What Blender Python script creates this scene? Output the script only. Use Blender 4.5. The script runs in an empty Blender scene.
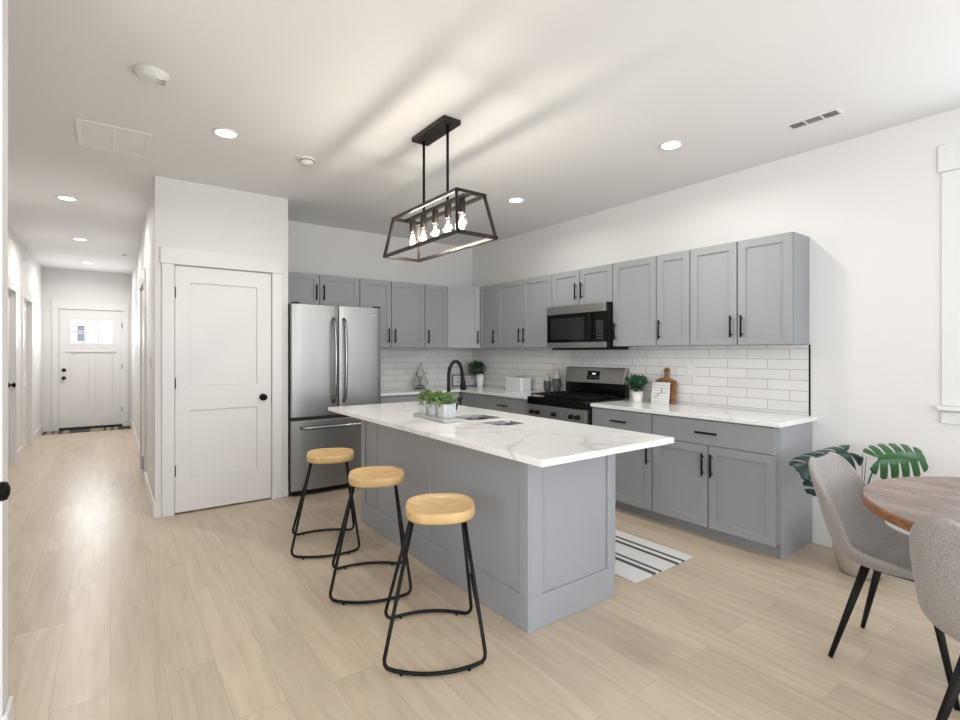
import bpy, bmesh, math, random
from mathutils import Vector, Matrix, Euler
random.seed(7)
S = bpy.context.scene
COL = S.collection
PI = math.pi

# ---------------------------------------------------------------- camera, world, light, exposure
CAMH = 1.3328; YAW = 0.6348
cd = bpy.data.cameras.new('camera'); cam = bpy.data.objects.new('camera', cd); COL.objects.link(cam)
cd.sensor_width = 36.0; cd.sensor_fit = 'HORIZONTAL'; cd.lens = 502.0/960*36.0
cd.shift_y = -7.35/960; cd.clip_start = 0.02
cam.location = (0, 0, CAMH); cam.rotation_euler = (PI/2, 0, -YAW)
S.camera = cam
S.view_settings.view_transform = 'Standard'; S.view_settings.look = 'None'
S.view_settings.gamma = 1.0; S.view_settings.use_curve_mapping = False
S.view_settings.exposure = -0.12

w = bpy.data.worlds.new('world'); S.world = w; w.use_nodes = True
bg = w.node_tree.nodes['Background']; bg.inputs[0].default_value = (0.92, 0.96, 1.0, 1); bg.inputs[1].default_value = 2.4

def area(name, loc, rot, sx, sy, power, color=(1, 1, 1), shape='RECTANGLE', spread=PI):
    l = bpy.data.lights.new(name, 'AREA'); l.shape = shape; l.size = sx
    if shape == 'RECTANGLE': l.size_y = sy
    l.energy = power; l.color = color; l.spread = spread
    o = bpy.data.objects.new(name, l); COL.objects.link(o); o.location = loc; o.rotation_euler = rot
    return o
area('daylight_rear_window', (1.0, -2.40, 1.35), (PI/2, 0, 0), 4.2, 2.0, 95, (0.90, 0.95, 1.0))
area('daylight_side_window', (4.02, 0.13, 1.72), (PI/2, 0, PI/2), 1.0, 1.3, 12, (0.86, 0.93, 1.0))
area('daylight_front_door', (-0.26, 11.06, 1.70), (-PI/2, 0, 0), 0.55, 0.38, 10, (0.90, 0.95, 1.0))
area('added_left_fill', (-2.46, -0.40, 1.60), (PI/2, 0, -PI/2), 2.7, 1.3, 60, (0.95, 0.98, 1.0))  # unseen fill light added on the left to brighten the cabinet fronts
DOWN_W = 9.0; BULB_W = 6.0
DOWN_C = (1.0, 0.97, 0.93)

# ---------------------------------------------------------------- materials
def mat(name, color, rough=0.5, metal=0.0, bump=0.0, bscale=200.0, var=0.0, vscale=3.0, emit=None, estr=0, spec=0.5, coat=0.0):
    m = bpy.data.materials.new(name); m.use_nodes = True
    nt = m.node_tree; b = nt.nodes['Principled BSDF']
    b.inputs['Base Color'].default_value = (*color, 1); b.inputs['Roughness'].default_value = rough
    b.inputs['Metallic'].default_value = metal; b.inputs['Specular IOR Level'].default_value = spec
    b.inputs['Coat Weight'].default_value = coat
    tc = nt.nodes.new('ShaderNodeTexCoord')
    if emit: b.inputs['Emission Color'].default_value = (*emit, 1); b.inputs['Emission Strength'].default_value = estr
    if bump:
        n = nt.nodes.new('ShaderNodeTexNoise'); n.inputs['Scale'].default_value = bscale; n.inputs['Detail'].default_value = 3
        bp = nt.nodes.new('ShaderNodeBump'); bp.inputs['Strength'].default_value = bump; bp.inputs['Distance'].default_value = 0.002
        nt.links.new(tc.outputs['Object'], n.inputs['Vector']); nt.links.new(n.outputs['Fac'], bp.inputs['Height'])
        nt.links.new(bp.outputs['Normal'], b.inputs['Normal'])
    if var:
        n = nt.nodes.new('ShaderNodeTexNoise'); n.inputs['Scale'].default_value = vscale; n.inputs['Detail'].default_value = 4
        r = nt.nodes.new('ShaderNodeMix'); r.data_type = 'RGBA'
        r.inputs['A'].default_value = (*[c*(1-var) for c in color], 1); r.inputs['B'].default_value = (*[min(1, c*(1+var)) for c in color], 1)
        nt.links.new(tc.outputs['Object'], n.inputs['Vector']); nt.links.new(n.outputs['Fac'], r.inputs['Factor'])
        nt.links.new(r.outputs['Result'], b.inputs['Base Color'])
    return m

M = {}
M['wall'] = mat('wall_paint', (0.74, 0.73, 0.72), 0.6, bump=0.12, bscale=160)
M['ceil'] = mat('ceiling_paint', (0.79, 0.785, 0.78), 0.75, bump=0.1, bscale=120)
M['trim'] = mat('trim_paint', (0.75, 0.745, 0.735), 0.35)
M['door'] = mat('door_paint', (0.76, 0.75, 0.74), 0.38)
M['cab'] = mat('cabinet_grey', (0.315, 0.325, 0.34), 0.38, bump=0.03, bscale=60)
M['cabin'] = mat('cabinet_box_grey', (0.29, 0.30, 0.315), 0.45)
M['isl'] = mat('island_grey', (0.335, 0.35, 0.378), 0.34, bump=0.03, bscale=60)
M['black'] = mat('black_metal', (0.004, 0.004, 0.004), 0.45, spec=0.15)
M['blackm'] = mat('matte_black', (0.007, 0.007, 0.007), 0.5, spec=0.2)
M['bronze'] = mat('dark_bronze', (0.016, 0.012, 0.010), 0.4, 0.0, spec=0.35)
M['glossblack'] = mat('black_glass', (0.004, 0.004, 0.004), 0.12, spec=0.3)
M['white'] = mat('white_ceramic', (0.78, 0.78, 0.77), 0.3)
M['plastic'] = mat('white_plastic', (0.74, 0.73, 0.71), 0.4)
M['grille'] = mat('grille_grey', (0.33, 0.32, 0.31), 0.6)
M['dark'] = mat('painted_gap_shade', (0.03, 0.03, 0.03), 0.8)  # near-black colour standing in for the shade in gaps and openings
M['soil'] = mat('soil', (0.04, 0.03, 0.02), 0.9)
M['steel2'] = mat('sink_steel', (0.25, 0.25, 0.25), 0.36, 1.0)
M['chrome'] = mat('handle_steel', (0.34, 0.34, 0.34), 0.25, 1.0)
M['leaf'] = mat('leaf_green', (0.19, 0.30, 0.11), 0.5, var=0.5, vscale=40)
M['leafd'] = mat('leaf_dark_green', (0.03, 0.085, 0.025), 0.5, var=0.5, vscale=30)
M['leafb'] = mat('leaf_blue_green', (0.04, 0.12, 0.06), 0.5, var=0.4, vscale=30)
M['mon'] = mat('monstera_green', (0.012, 0.085, 0.018), 0.35, var=0.35, vscale=9)
M['mond'] = mat('monstera_teal', (0.008, 0.035, 0.028), 0.35, var=0.35, vscale=9)
M['potw'] = mat('pot_stone', (0.42, 0.38, 0.32), 0.7, bump=0.2)
M['tray'] = mat('grey_tray', (0.42, 0.43, 0.44), 0.6, var=0.15, vscale=30)
M['planter'] = mat('whitewashed_box', (0.62, 0.63, 0.65), 0.6, var=0.12, vscale=40)
M['vaseg'] = mat('grey_glaze', (0.06, 0.062, 0.064), 0.4)
M['vasew'] = mat('pale_glaze', (0.40, 0.38, 0.36), 0.35)
M['tin'] = mat('white_tin', (0.66, 0.67, 0.69), 0.35, bump=0.3, bscale=25)
M['signframe'] = mat('sign_frame', (0.10, 0.09, 0.085), 0.5)
M['sign'] = mat('sign_board', (0.58, 0.56, 0.60), 0.6)
M['ink'] = mat('ink', (0.13, 0.13, 0.15), 0.6)
M['outside'] = mat('outside_siding', (0.78, 0.80, 0.82), 0.8)
M['ground'] = mat('outside_paving', (0.45, 0.45, 0.44), 0.9)
M['lens'] = mat('lamp_lens', (1, 1, 1), 0.4, emit=(1.0, 0.96, 0.9), estr=9.0)
M['filament'] = mat('filament', (1, 0.8, 0.5), 0.4, emit=(1.0, 0.78, 0.48), estr=25.0)
M['display'] = mat('display', (0.01, 0.01, 0.01), 0.1, emit=(0.75, 0.9, 1.0), estr=1.2)

def N(nt, t): return nt.nodes.new('ShaderNode'+t)
def glass(name, gloss=0.12, tint=(1, 1, 1), edge=None):
    m = bpy.data.materials.new(name); m.use_nodes = True; nt = m.node_tree; nt.nodes.clear()
    o = N(nt, 'OutputMaterial'); mx = N(nt, 'MixShader'); t = N(nt, 'BsdfTransparent'); g = N(nt, 'BsdfGlossy')
    fr = N(nt, 'LayerWeight'); fr.inputs['Blend'].default_value = gloss
    t.inputs[0].default_value = (*tint, 1); g.inputs['Roughness'].default_value = 0.03
    nt.links.new(fr.outputs['Facing'], mx.inputs[0]); nt.links.new(t.outputs[0], mx.inputs[1]); nt.links.new(g.outputs[0], mx.inputs[2])
    nt.links.new(mx.outputs[0], o.inputs[0]); return m
M['glass'] = glass('clear_glass'); M['glassb'] = glass('bulb_glass', 0.3, (1.0, 0.95, 0.86)); M['glassd'] = glass('ornament_glass', 0.45, (0.93, 0.95, 0.94))

def steel():
    m = bpy.data.materials.new('brushed_steel'); m.use_nodes = True; nt = m.node_tree; b = nt.nodes['Principled BSDF']
    b.inputs['Metallic'].default_value = 1.0; b.inputs['Base Color'].default_value = (0.33, 0.327, 0.32, 1)
    b.inputs['Anisotropic'].default_value = 0.6; b.inputs['Roughness'].default_value = 0.27
    tc = N(nt, 'TexCoord'); mp = N(nt, 'Mapping'); mp.inputs['Scale'].default_value = (3, 3, 0.2)
    n = N(nt, 'TexNoise'); n.inputs['Scale'].default_value = 1.0
    mr = N(nt, 'MapRange'); mr.inputs['To Min'].default_value = 0.34; mr.inputs['To Max'].default_value = 0.46
    nt.links.new(tc.outputs['Object'], mp.inputs[0]); nt.links.new(mp.outputs[0], n.inputs['Vector'])
    nt.links.new(n.outputs['Fac'], mr.inputs['Value']); nt.links.new(mr.outputs[0], b.inputs['Roughness'])
    return m
M['steel'] = steel()

def floor_mat():
    m = bpy.data.materials.new('oak_planks'); m.use_nodes = True; nt = m.node_tree; b = nt.nodes['Principled BSDF']; L = nt.links.new
    tc = N(nt, 'TexCoord'); sp = N(nt, 'SeparateXYZ'); cb = N(nt, 'CombineXYZ')
    L(tc.outputs['Object'], sp.inputs[0]); L(sp.outputs['Y'], cb.inputs['X']); L(sp.outputs['X'], cb.inputs['Y'])
    br = N(nt, 'TexBrick'); br.offset = 0.37; br.offset_frequency = 2; br.squash = 1.0
    br.inputs['Scale'].default_value = 1.0; br.inputs['Brick Width'].default_value = 1.22; br.inputs['Row Height'].default_value = 0.182
    br.inputs['Mortar Size'].default_value = 0.0012; br.inputs['Mortar Smooth'].default_value = 0.3; br.inputs['Bias'].default_value = 0.0
    br.inputs['Color1'].default_value = (0.0, 0, 0, 1); br.inputs['Color2'].default_value = (1, 1, 1, 1); br.inputs['Mortar'].default_value = (0.5, 0.5, 0.5, 1)
    L(cb.outputs[0], br.inputs['Vector'])
    # per plank offset feeds the grain so that neighbouring planks differ
    off = N(nt, 'VectorMath'); off.operation = 'MULTIPLY_ADD'; off.inputs[1].default_value = (9.0, 13.0, 0)
    L(br.outputs['Color'], off.inputs[0]); L(cb.outputs[0], off.inputs[2])
    mp = N(nt, 'Mapping'); mp.inputs['Scale'].default_value = (0.9, 9.0, 1); L(off.outputs[0], mp.inputs[0])
    n1 = N(nt, 'TexNoise'); n1.inputs['Scale'].default_value = 2.2; n1.inputs['Detail'].default_value = 6; n1.inputs['Distortion'].default_value = 0.8
    L(mp.outputs[0], n1.inputs['Vector'])
    mp2 = N(nt, 'Mapping'); mp2.inputs['Scale'].default_value = (2.0, 60.0, 1); L(off.outputs[0], mp2.inputs[0])
    n2 = N(nt, 'TexNoise'); n2.inputs['Scale'].default_value = 2.0; n2.inputs['Detail'].default_value = 3; L(mp2.outputs[0], n2.inputs['Vector'])
    r = N(nt, 'ValToRGB'); e = r.color_ramp.elements
    e[0].position = 0.25; e[0].color = (0.48, 0.388, 0.285, 1); e[1].position = 0.78; e[1].color = (0.628, 0.53, 0.418, 1)
    x = e.new(0.5); x.color = (0.567, 0.466, 0.352, 1)
    L(n1.outputs['Fac'], r.inputs[0])
    mx = N(nt, 'Mix'); mx.data_type = 'RGBA'; mx.blend_type = 'MULTIPLY'; mx.inputs['Factor'].default_value = 1.0
    pr = N(nt, 'MapRange'); pr.inputs['To Min'].default_value = 0.93; pr.inputs['To Max'].default_value = 1.06
    L(br.outputs['Color'], pr.inputs['Value']); L(r.outputs[0], mx.inputs['A']); L(pr.outputs[0], mx.inputs['B'])
    gr = N(nt, 'MapRange'); gr.inputs['To Min'].default_value = 0.93; gr.inputs['To Max'].default_value = 1.05; L(n2.outputs['Fac'], gr.inputs['Value'])
    mx2 = N(nt, 'Mix'); mx2.data_type = 'RGBA'; mx2.blend_type = 'MULTIPLY'; mx2.inputs['Factor'].default_value = 1.0
    L(mx.outputs['Result'], mx2.inputs['A']); L(gr.outputs[0], mx2.inputs['B'])
    mx3 = N(nt, 'Mix'); mx3.data_type = 'RGBA'; L(br.outputs['Fac'], mx3.inputs['Factor']); L(mx2.outputs['Result'], mx3.inputs['A'])
    mx3.inputs['B'].default_value = (0.40, 0.31, 0.23, 1)
    L(mx3.outputs['Result'], b.inputs['Base Color'])
    b.inputs['Roughness'].default_value = 0.29; b.inputs['Specular IOR Level'].default_value = 0.45
    bp = N(nt, 'Bump'); bp.inputs['Strength'].default_value = 0.12; bp.inputs['Distance'].default_value = 0.002
    L(n2.outputs['Fac'], bp.inputs['Height']); L(bp.outputs[0], b.inputs['Normal'])
    return m
M['floor'] = floor_mat()

def tile_mat(name, axis):
    m = bpy.data.materials.new(name); m.use_nodes = True; nt = m.node_tree; b = nt.nodes['Principled BSDF']; L = nt.links.new
    tc = N(nt, 'TexCoord'); sp = N(nt, 'SeparateXYZ'); cb = N(nt, 'CombineXYZ'); L(tc.outputs['Object'], sp.inputs[0])
    sh = N(nt, 'Math'); sh.operation = 'SUBTRACT'; sh.inputs[1].default_value = 0.085; L(sp.outputs[axis], sh.inputs[0]); L(sh.outputs[0], cb.inputs['X'])
    ad = N(nt, 'Math'); ad.operation = 'SUBTRACT'; ad.inputs[1].default_value = 0.908; L(sp.outputs['Z'], ad.inputs[0]); L(ad.outputs[0], cb.inputs['Y'])
    br = N(nt, 'TexBrick'); br.offset = 0.5
    br.inputs['Scale'].default_value = 1.0; br.inputs['Brick Width'].default_value = 0.303; br.inputs['Row Height'].default_value = 0.0755
    br.inputs['Mortar Size'].default_value = 0.0022; br.inputs['Mortar Smooth'].default_value = 0.15
    br.inputs['Color1'].default_value = (0.72, 0.71, 0.70, 1); br.inputs['Color2'].default_value = (0.78, 0.77, 0.76, 1); br.inputs['Mortar'].default_value = (0.40, 0.38, 0.36, 1)
    L(cb.outputs[0], br.inputs['Vector']); L(br.outputs['Color'], b.inputs['Base Color'])
    b.inputs['Roughness'].default_value = 0.16
    n = N(nt, 'TexNoise'); n.inputs['Scale'].default_value = 6; L(tc.outputs['Object'], n.inputs['Vector'])
    iv = N(nt, 'Math'); iv.operation = 'MULTIPLY_ADD'; iv.inputs[1].default_value = -1.0; L(br.outputs['Fac'], iv.inputs[0]); L(n.outputs['Fac'], iv.inputs[2])
    bp = N(nt, 'Bump'); bp.inputs['Strength'].default_value = 0.35; bp.inputs['Distance'].default_value = 0.003
    L(iv.outputs[0], bp.inputs['Height']); L(bp.outputs[0], b.inputs['Normal'])
    return m
M['tile_r'] = tile_mat('subway_tile_right', 'Y'); M['tile_b'] = tile_mat('subway_tile_back', 'X')

def quartz(name, seed, thr=0.035):
    m = bpy.data.materials.new(name); m.use_nodes = True; nt = m.node_tree; b = nt.nodes['Principled BSDF']; L = nt.links.new
    tc = N(nt, 'TexCoord'); mp = N(nt, 'Mapping'); mp.inputs['Location'].default_value = (seed, seed*.7, 0); L(tc.outputs['Object'], mp.inputs[0])
    fac = None
    for sc, dist, wd, st in ((1.05, 0.9, 0.016, 0.42), (2.3, 1.2, 0.012, 0.16)):
        n = N(nt, 'TexNoise'); n.inputs['Scale'].default_value = sc; n.inputs['Detail'].default_value = 5; n.inputs['Distortion'].default_value = dist
        L(mp.outputs[0], n.inputs['Vector'])
        s = N(nt, 'Math'); s.operation = 'SUBTRACT'; s.inputs[1].default_value = 0.5; L(n.outputs['Fac'], s.inputs[0])
        a = N(nt, 'Math'); a.operation = 'ABSOLUTE'; L(s.outputs[0], a.inputs[0])
        r = N(nt, 'MapRange'); r.inputs['From Min'].default_value = 0.0; r.inputs['From Max'].default_value = wd
        r.inputs['To Min'].default_value = st; r.inputs['To Max'].default_value = 0.0; L(a.outputs[0], r.inputs['Value'])
        # break the veins up
        q = N(nt, 'TexNoise'); q.inputs['Scale'].default_value = 1.6*sc; L(mp.outputs[0], q.inputs['Vector'])
        qr = N(nt, 'MapRange'); qr.inputs['From Min'].default_value = 0.42; qr.inputs['From Max'].default_value = 0.60; L(q.outputs['Fac'], qr.inputs['Value'])
        mu = N(nt, 'Math'); mu.operation = 'MULTIPLY'; L(r.outputs[0], mu.inputs[0]); L(qr.outputs[0], mu.inputs[1])
        if fac is None: fac = mu
        else:
            k = N(nt, 'Math'); k.operation = 'MAXIMUM'; L(fac.outputs[0], k.inputs[0]); L(mu.outputs[0], k.inputs[1]); fac = k
    mx = N(nt, 'Mix'); mx.data_type = 'RGBA'; mx.inputs['A'].default_value = (0.86, 0.857, 0.85, 1); mx.inputs['B'].default_value = (0.42, 0.40, 0.38, 1)
    L(fac.outputs[0], mx.inputs['Factor']); L(mx.outputs['Result'], b.inputs['Base Color'])
    b.inputs['Roughness'].default_value = 0.13
    return m
M['quartz'] = quartz('white_quartz', 3.1)

def wood(name, c1, c2, scale=(3, 30, 3), rough=0.45, ns=2.0, ring=None):
    m = bpy.data.materials.new(name); m.use_nodes = True; nt = m.node_tree; b = nt.nodes['Principled BSDF']; L = nt.links.new
    tc = N(nt, 'TexCoord'); mp = N(nt, 'Mapping'); mp.inputs['Scale'].default_value = scale; L(tc.outputs['Object'], mp.inputs[0])
    n = N(nt, 'TexNoise'); n.inputs['Scale'].default_value = ns; n.inputs['Detail'].default_value = 5; n.inputs['Distortion'].default_value = 1.2; L(mp.outputs[0], n.inputs['Vector'])
    r = N(nt, 'ValToRGB'); e = r.color_ramp.elements; e[0].position = 0.32; e[0].color = (*c1, 1); e[1].position = 0.68; e[1].color = (*c2, 1)
    L(n.outputs['Fac'], r.inputs[0]); L(r.outputs[0], b.inputs['Base Color']); b.inputs['Roughness'].default_value = rough
    return m
M['seat'] = wood('stool_wood', (0.56, 0.36, 0.15), (0.72, 0.51, 0.26), (4, 18, 4), 0.4)
M['table'] = wood('table_wood', (0.10, 0.055, 0.04), (0.27, 0.19, 0.155), (4.0, 0.9, 1), 0.25, 1.6)
M['tabedge'] = wood('table_edge_wood', (0.16, 0.07, 0.03), (0.34, 0.16, 0.07), (6, 6, 30), 0.4)
M['board'] = wood('board_wood', (0.16, 0.065, 0.03), (0.38, 0.19, 0.09), (6, 6, 20), 0.4)

def fabric():
    m = bpy.data.materials.new('woven_fabric'); m.use_nodes = True; nt = m.node_tree; b = nt.nodes['Principled BSDF']; L = nt.links.new
    tc = N(nt, 'TexCoord')
    fac = None
    for scl in ((700, 700, 160), (160, 160, 700)):
        mp = N(nt, 'Mapping'); mp.inputs['Scale'].default_value = scl; L(tc.outputs['Object'], mp.inputs[0])
        n = N(nt, 'TexNoise'); n.inputs['Scale'].default_value = 1.0; n.inputs['Detail'].default_value = 2; L(mp.outputs[0], n.inputs['Vector'])
        if fac is None: fac = n.outputs['Fac']
        else:
            a_ = N(nt, 'Math'); a_.operation = 'ADD'; L(fac, a_.inputs[0]); L(n.outputs['Fac'], a_.inputs[1]); fac = a_.outputs[0]
    k = N(nt, 'Math'); k.operation = 'MULTIPLY'; k.inputs[1].default_value = 0.5; L(fac, k.inputs[0]); r = k
    c = N(nt, 'ValToRGB'); e = c.color_ramp.elements; e[0].position = 0.36; e[0].color = (0.18, 0.168, 0.16, 1); e[1].position = 0.62; e[1].color = (0.40, 0.368, 0.35, 1)
    L(k.outputs[0], c.inputs[0]); L(c.outputs[0], b.inputs['Base Color']); b.inputs['Roughness'].default_value = 0.9
    b.inputs['Sheen Weight'].default_value = 0.2
    bp = N(nt, 'Bump'); bp.inputs['Strength'].default_value = 0.4; bp.inputs['Distance'].default_value = 0.002; L(r.outputs[0], bp.inputs['Height']); L(bp.outputs[0], b.inputs['Normal'])
    return m
M['fabric'] = fabric()

def stripes(name, axis, base, dark, bands, length_noise=True):
    """flat woven rug: dark bands across one object axis (metres from the rug's origin)"""
    m = bpy.data.materials.new(name); m.use_nodes = True; nt = m.node_tree; b = nt.nodes['Principled BSDF']; L = nt.links.new
    tc = N(nt, 'TexCoord'); sp = N(nt, 'SeparateXYZ'); L(tc.outputs['Object'], sp.inputs[0]); fac = None
    for a, c in bands:
        g = N(nt, 'Math'); g.operation = 'COMPARE'; g.inputs[1].default_value = (a+c)/2; g.inputs[2].default_value = (c-a)/2; L(sp.outputs[axis], g.inputs[0])
        if fac is None: fac = g.outputs[0]
        else:
            k = N(nt, 'Math'); k.operation = 'MAXIMUM'; L(fac, k.inputs[0]); L(g.outputs[0], k.inputs[1]); fac = k.outputs[0]
    n = N(nt, 'TexNoise'); n.inputs['Scale'].default_value = 150; L(tc.outputs['Object'], n.inputs['Vector'])
    vr = N(nt, 'MapRange'); vr.inputs['To Min'].default_value = 0.85; vr.inputs['To Max'].default_value = 1.12; L(n.outputs['Fac'], vr.inputs['Value'])
    mx = N(nt, 'Mix'); mx.data_type = 'RGBA'; mx.inputs['A'].default_value = (*base, 1); mx.inputs['B'].default_value = (*dark, 1); L(fac, mx.inputs['Factor'])
    m2 = N(nt, 'Mix'); m2.data_type = 'RGBA'; m2.blend_type = 'MULTIPLY'; m2.inputs['Factor'].default_value = 1; L(mx.outputs['Result'], m2.inputs['A']); L(vr.outputs[0], m2.inputs['B'])
    L(m2.outputs['Result'], b.inputs['Base Color']); b.inputs['Roughness'].default_value = 0.95
    bp = N(nt, 'Bump'); bp.inputs['Strength'].default_value = 0.3; bp.inputs['Distance'].default_value = 0.002; L(n.outputs['Fac'], bp.inputs['Height']); L(bp.outputs[0], b.inputs['Normal'])
    return m

# ---------------------------------------------------------------- mesh helpers
class MB:
    def __init__(s): s.bm = bmesh.new()
    def box(s, x0, x1, y0, y1, z0, z1, mi=0):
        if x0 > x1: x0, x1 = x1, x0
        if y0 > y1: y0, y1 = y1, y0
        v = [s.bm.verts.new(p) for p in ((x0,y0,z0),(x1,y0,z0),(x1,y1,z0),(x0,y1,z0),(x0,y0,z1),(x1,y0,z1),(x1,y1,z1),(x0,y1,z1))]
        for f in ((3,2,1,0),(4,5,6,7),(0,1,5,4),(1,2,6,5),(2,3,7,6),(3,0,4,7)):
            q = s.bm.faces.new([v[i] for i in f]); q.material_index = mi
        return s
    def prism(s, pts, z0, z1, mi=0):
        a = [s.bm.verts.new((x, y, z0)) for x, y in pts]; b = [s.bm.verts.new((x, y, z1)) for x, y in pts]; n = len(pts)
        s.bm.faces.new(a[::-1]).material_index = mi; s.bm.faces.new(b).material_index = mi
        for i in range(n): s.bm.faces.new((a[i], a[(i+1) % n], b[(i+1) % n], b[i])).material_index = mi
        return s
    def hull8(s, bot, top, mi=0):
        v = [s.bm.verts.new(p) for p in list(bot)+list(top)]
        for f in ((3,2,1,0),(4,5,6,7),(0,1,5,4),(1,2,6,5),(2,3,7,6),(3,0,4,7)): s.bm.faces.new([v[i] for i in f]).material_index = mi
        return s
    def lathe(s, prof, c=(0,0,0), n=24, mi=0, axis='z', caps=True):
        rings = []
        for r, z in prof:
            ring = []
            for i in range(n):
                a = 2*PI*i/n; x, y = r*math.cos(a), r*math.sin(a)
                p = (x, y, z) if axis == 'z' else ((z, x, y) if axis == 'x' else (x, z, y))
                ring.append(s.bm.verts.new((c[0]+p[0], c[1]+p[1], c[2]+p[2])))
            rings.append(ring)
        for a, b in zip(rings, rings[1:]):
            for i in range(n):
                f = s.bm.faces.new((a[i], a[(i+1) % n], b[(i+1) % n], b[i])); f.material_index = mi; f.smooth = True
        if caps:
            for ring in (rings[0][::-1], rings[-1]):
                try: s.bm.faces.new(ring).material_index = mi
                except ValueError: pass
        return s
    def tube(s, pts, r, n=8, mi=0, r2=None, closed=False):
        pts = [Vector(p) for p in pts]; rings = []; m = len(pts)
        prev = None
        for i, p in enumerate(pts):
            if closed: t = (pts[(i+1) % m]-pts[i-1]).normalized()
            else: t = ((pts[i+1] if i < m-1 else p)-(pts[i-1] if i > 0 else p)).normalized()
            if prev is None:
                u = t.orthogonal().normalized()
            else: u = (prev-t*prev.dot(t)).normalized()
            prev = u; v = t.cross(u)
            rr = r if r2 is None else r+(r2-r)*i/(m-1)
            rings.append([s.bm.verts.new(p+(u*math.cos(2*PI*k/n)+v*math.sin(2*PI*k/n))*rr) for k in range(n)])
        prs = list(zip(rings, rings[1:]))
        if closed: prs.append((rings[-1], rings[0]))
        for a, b in prs:
            for k in range(n):
                f = s.bm.faces.new((a[k], a[(k+1) % n], b[(k+1) % n], b[k])); f.smooth = True; f.material_index = mi
        if not closed:
            s.bm.faces.new(rings[0][::-1]).material_index = mi; s.bm.faces.new(rings[-1]).material_index = mi
        return s
    def bar(s, p, q, w, mi=0):
        """square section bar"""
        p, q = Vector(p), Vector(q); t = (q-p).normalized(); u = t.cross(Vector((0,0,1)))
        if u.length < 1e-3: u = Vector((1,0,0))
        u = u.normalized()*w/2; v = t.cross(u).normalized()*w/2
        a = [p+u+v, p-u+v, p-u-v, p+u-v]; b = [q+u+v, q-u+v, q-u-v, q+u-v]
        return s.hull8(a, b, mi)
    def quad(s, pts, mi=0, smooth=False):
        f = s.bm.faces.new([s.bm.verts.new(p) for p in pts]); f.material_index = mi; f.smooth = smooth; return s
    def build(s, name, mats, parent=None, bevel=0, seg=2, smooth=False, loc=None, rotz=0):
        bmesh.ops.recalc_face_normals(s.bm, faces=s.bm.faces)
        me = bpy.data.meshes.new(name); s.bm.to_mesh(me); s.bm.free()
        for m in (mats if isinstance(mats, (list, tuple)) else [mats]): me.materials.append(m)
        if smooth:
            for p in me.polygons: p.use_smooth = True
        o = bpy.data.objects.new(name, me); COL.objects.link(o)
        if parent: o.parent = parent
        if loc: o.location = loc
        if rotz: o.rotation_euler.z = rotz
        if bevel:
            b = o.modifiers.new('bevel', 'BEVEL'); b.width = bevel; b.segments = seg; b.limit_method = 'ANGLE'; b.angle_limit = 0.6
            b.harden_normals = False
        return o

def thing(name, label, cat, loc=(0,0,0), rotz=0, group=None):
    o = bpy.data.objects.new(name, None); COL.objects.link(o); o.empty_display_size = 0.1
    o.location = loc; o.rotation_euler = (0,0,rotz); return tag(o, label, cat, group)
def tag(o, label, cat, group=None):
    o['label'] = label; o['category'] = cat
    if group: o['group'] = group
    return o
def struct(o, label, cat):
    o['kind'] = 'structure'; o['label'] = label; o['category'] = cat; return o
def children(o): return [c for c in bpy.data.objects if c.parent == o]
def copy_tree(o, parent=None):
    c = o.copy(); COL.objects.link(c)
    if parent: c.parent = parent
    for ch in children(o): copy_tree(ch, c)
    return c

# ---------------------------------------------------------------- room shell
H = 2.757; WX = 3.977; YB = 5.58; PX0, PX1, PY = 0.291, 1.3275, 4.804
struct(MB().box(-2.6, 4.15, -2.6, 11.25, -0.1, 0).build('floor', M['floor']), 'light oak vinyl plank floor running through kitchen and hallway', 'floor')
struct(MB().box(-2.6, 4.15, -2.6, 11.25, H, H+0.1).build('ceiling', M['ceil']), 'flat white painted ceiling over kitchen and hallway', 'ceiling')
# right wall with window opening
WY0, WY1, WZ0, WZ1 = -0.43, 0.69, 1.03, 2.40
struct(MB().box(WX, 4.11, WY1, YB+.12, 0, H).box(WX, 4.11, -2.6, WY0, 0, H).box(WX, 4.11, WY0, WY1, 0, WZ0).box(WX, 4.11, WY0, WY1, WZ1, H)
       .build('wall_right', M['wall']), 'white painted wall behind the long run of grey cabinets', 'wall')
struct(MB().box(PX1-.1, WX, YB, YB+.12, 0, H).build('wall_back', M['wall']), 'white painted wall behind the fridge and corner cabinets', 'wall')
# pantry block: front wall with door opening, side toward fridge, side toward hall
DX0, DX1, DZ = 0.4277, 1.1809, 2.052
HY0, HY1 = 6.15, 6.92
struct(MB().box(PX0, DX0-.003, PY, PY+.11, 0, H).box(DX1+.003, PX1, PY, PY+.11, 0, H).box(DX0-.003, DX1+.003, PY, PY+.11, DZ+.004, H)
       .build('wall_pantry', M['wall']), 'white wall around the tall pantry door', 'wall')
struct(MB().box(PX1-.1, PX1, PY+.11, YB, 0, H).build('wall_fridge_side', M['wall']), 'white wall beside the fridge', 'wall')
struct(MB().box(PX0, PX0+.115, PY+.11, HY0, 0, H).box(PX0+.02, PX0+.135, HY1, 11.1, 0, H).box(PX0, PX0+.115, HY0, HY1, 2.05, H)
       .box(1.5, 1.6, 5.7, 7.6, 0, H).box(PX0+.115, 1.5, 5.7, 5.8, 0, H).box(PX0+.135, 1.5, 7.5, 7.6, 0, H)
       .build('wall_hall_right', M['wall']), 'white right wall of the hallway with a side doorway', 'wall')
FX0, FX1, FZ, FY = -0.70, 0.172, 2.075, 11.1
struct(MB().box(-1.05, FX0-.004, FY, FY+.13, 0, H).box(FX1+.004, PX0+.135, FY, FY+.13, 0, H).box(FX0-.004, FX1+.004, FY, FY+.13, FZ+.005, H)
       .build('wall_hall_end', M['wall']), 'white wall at the far end of the hallway around the front door', 'wall')
LX = -0.92
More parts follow.
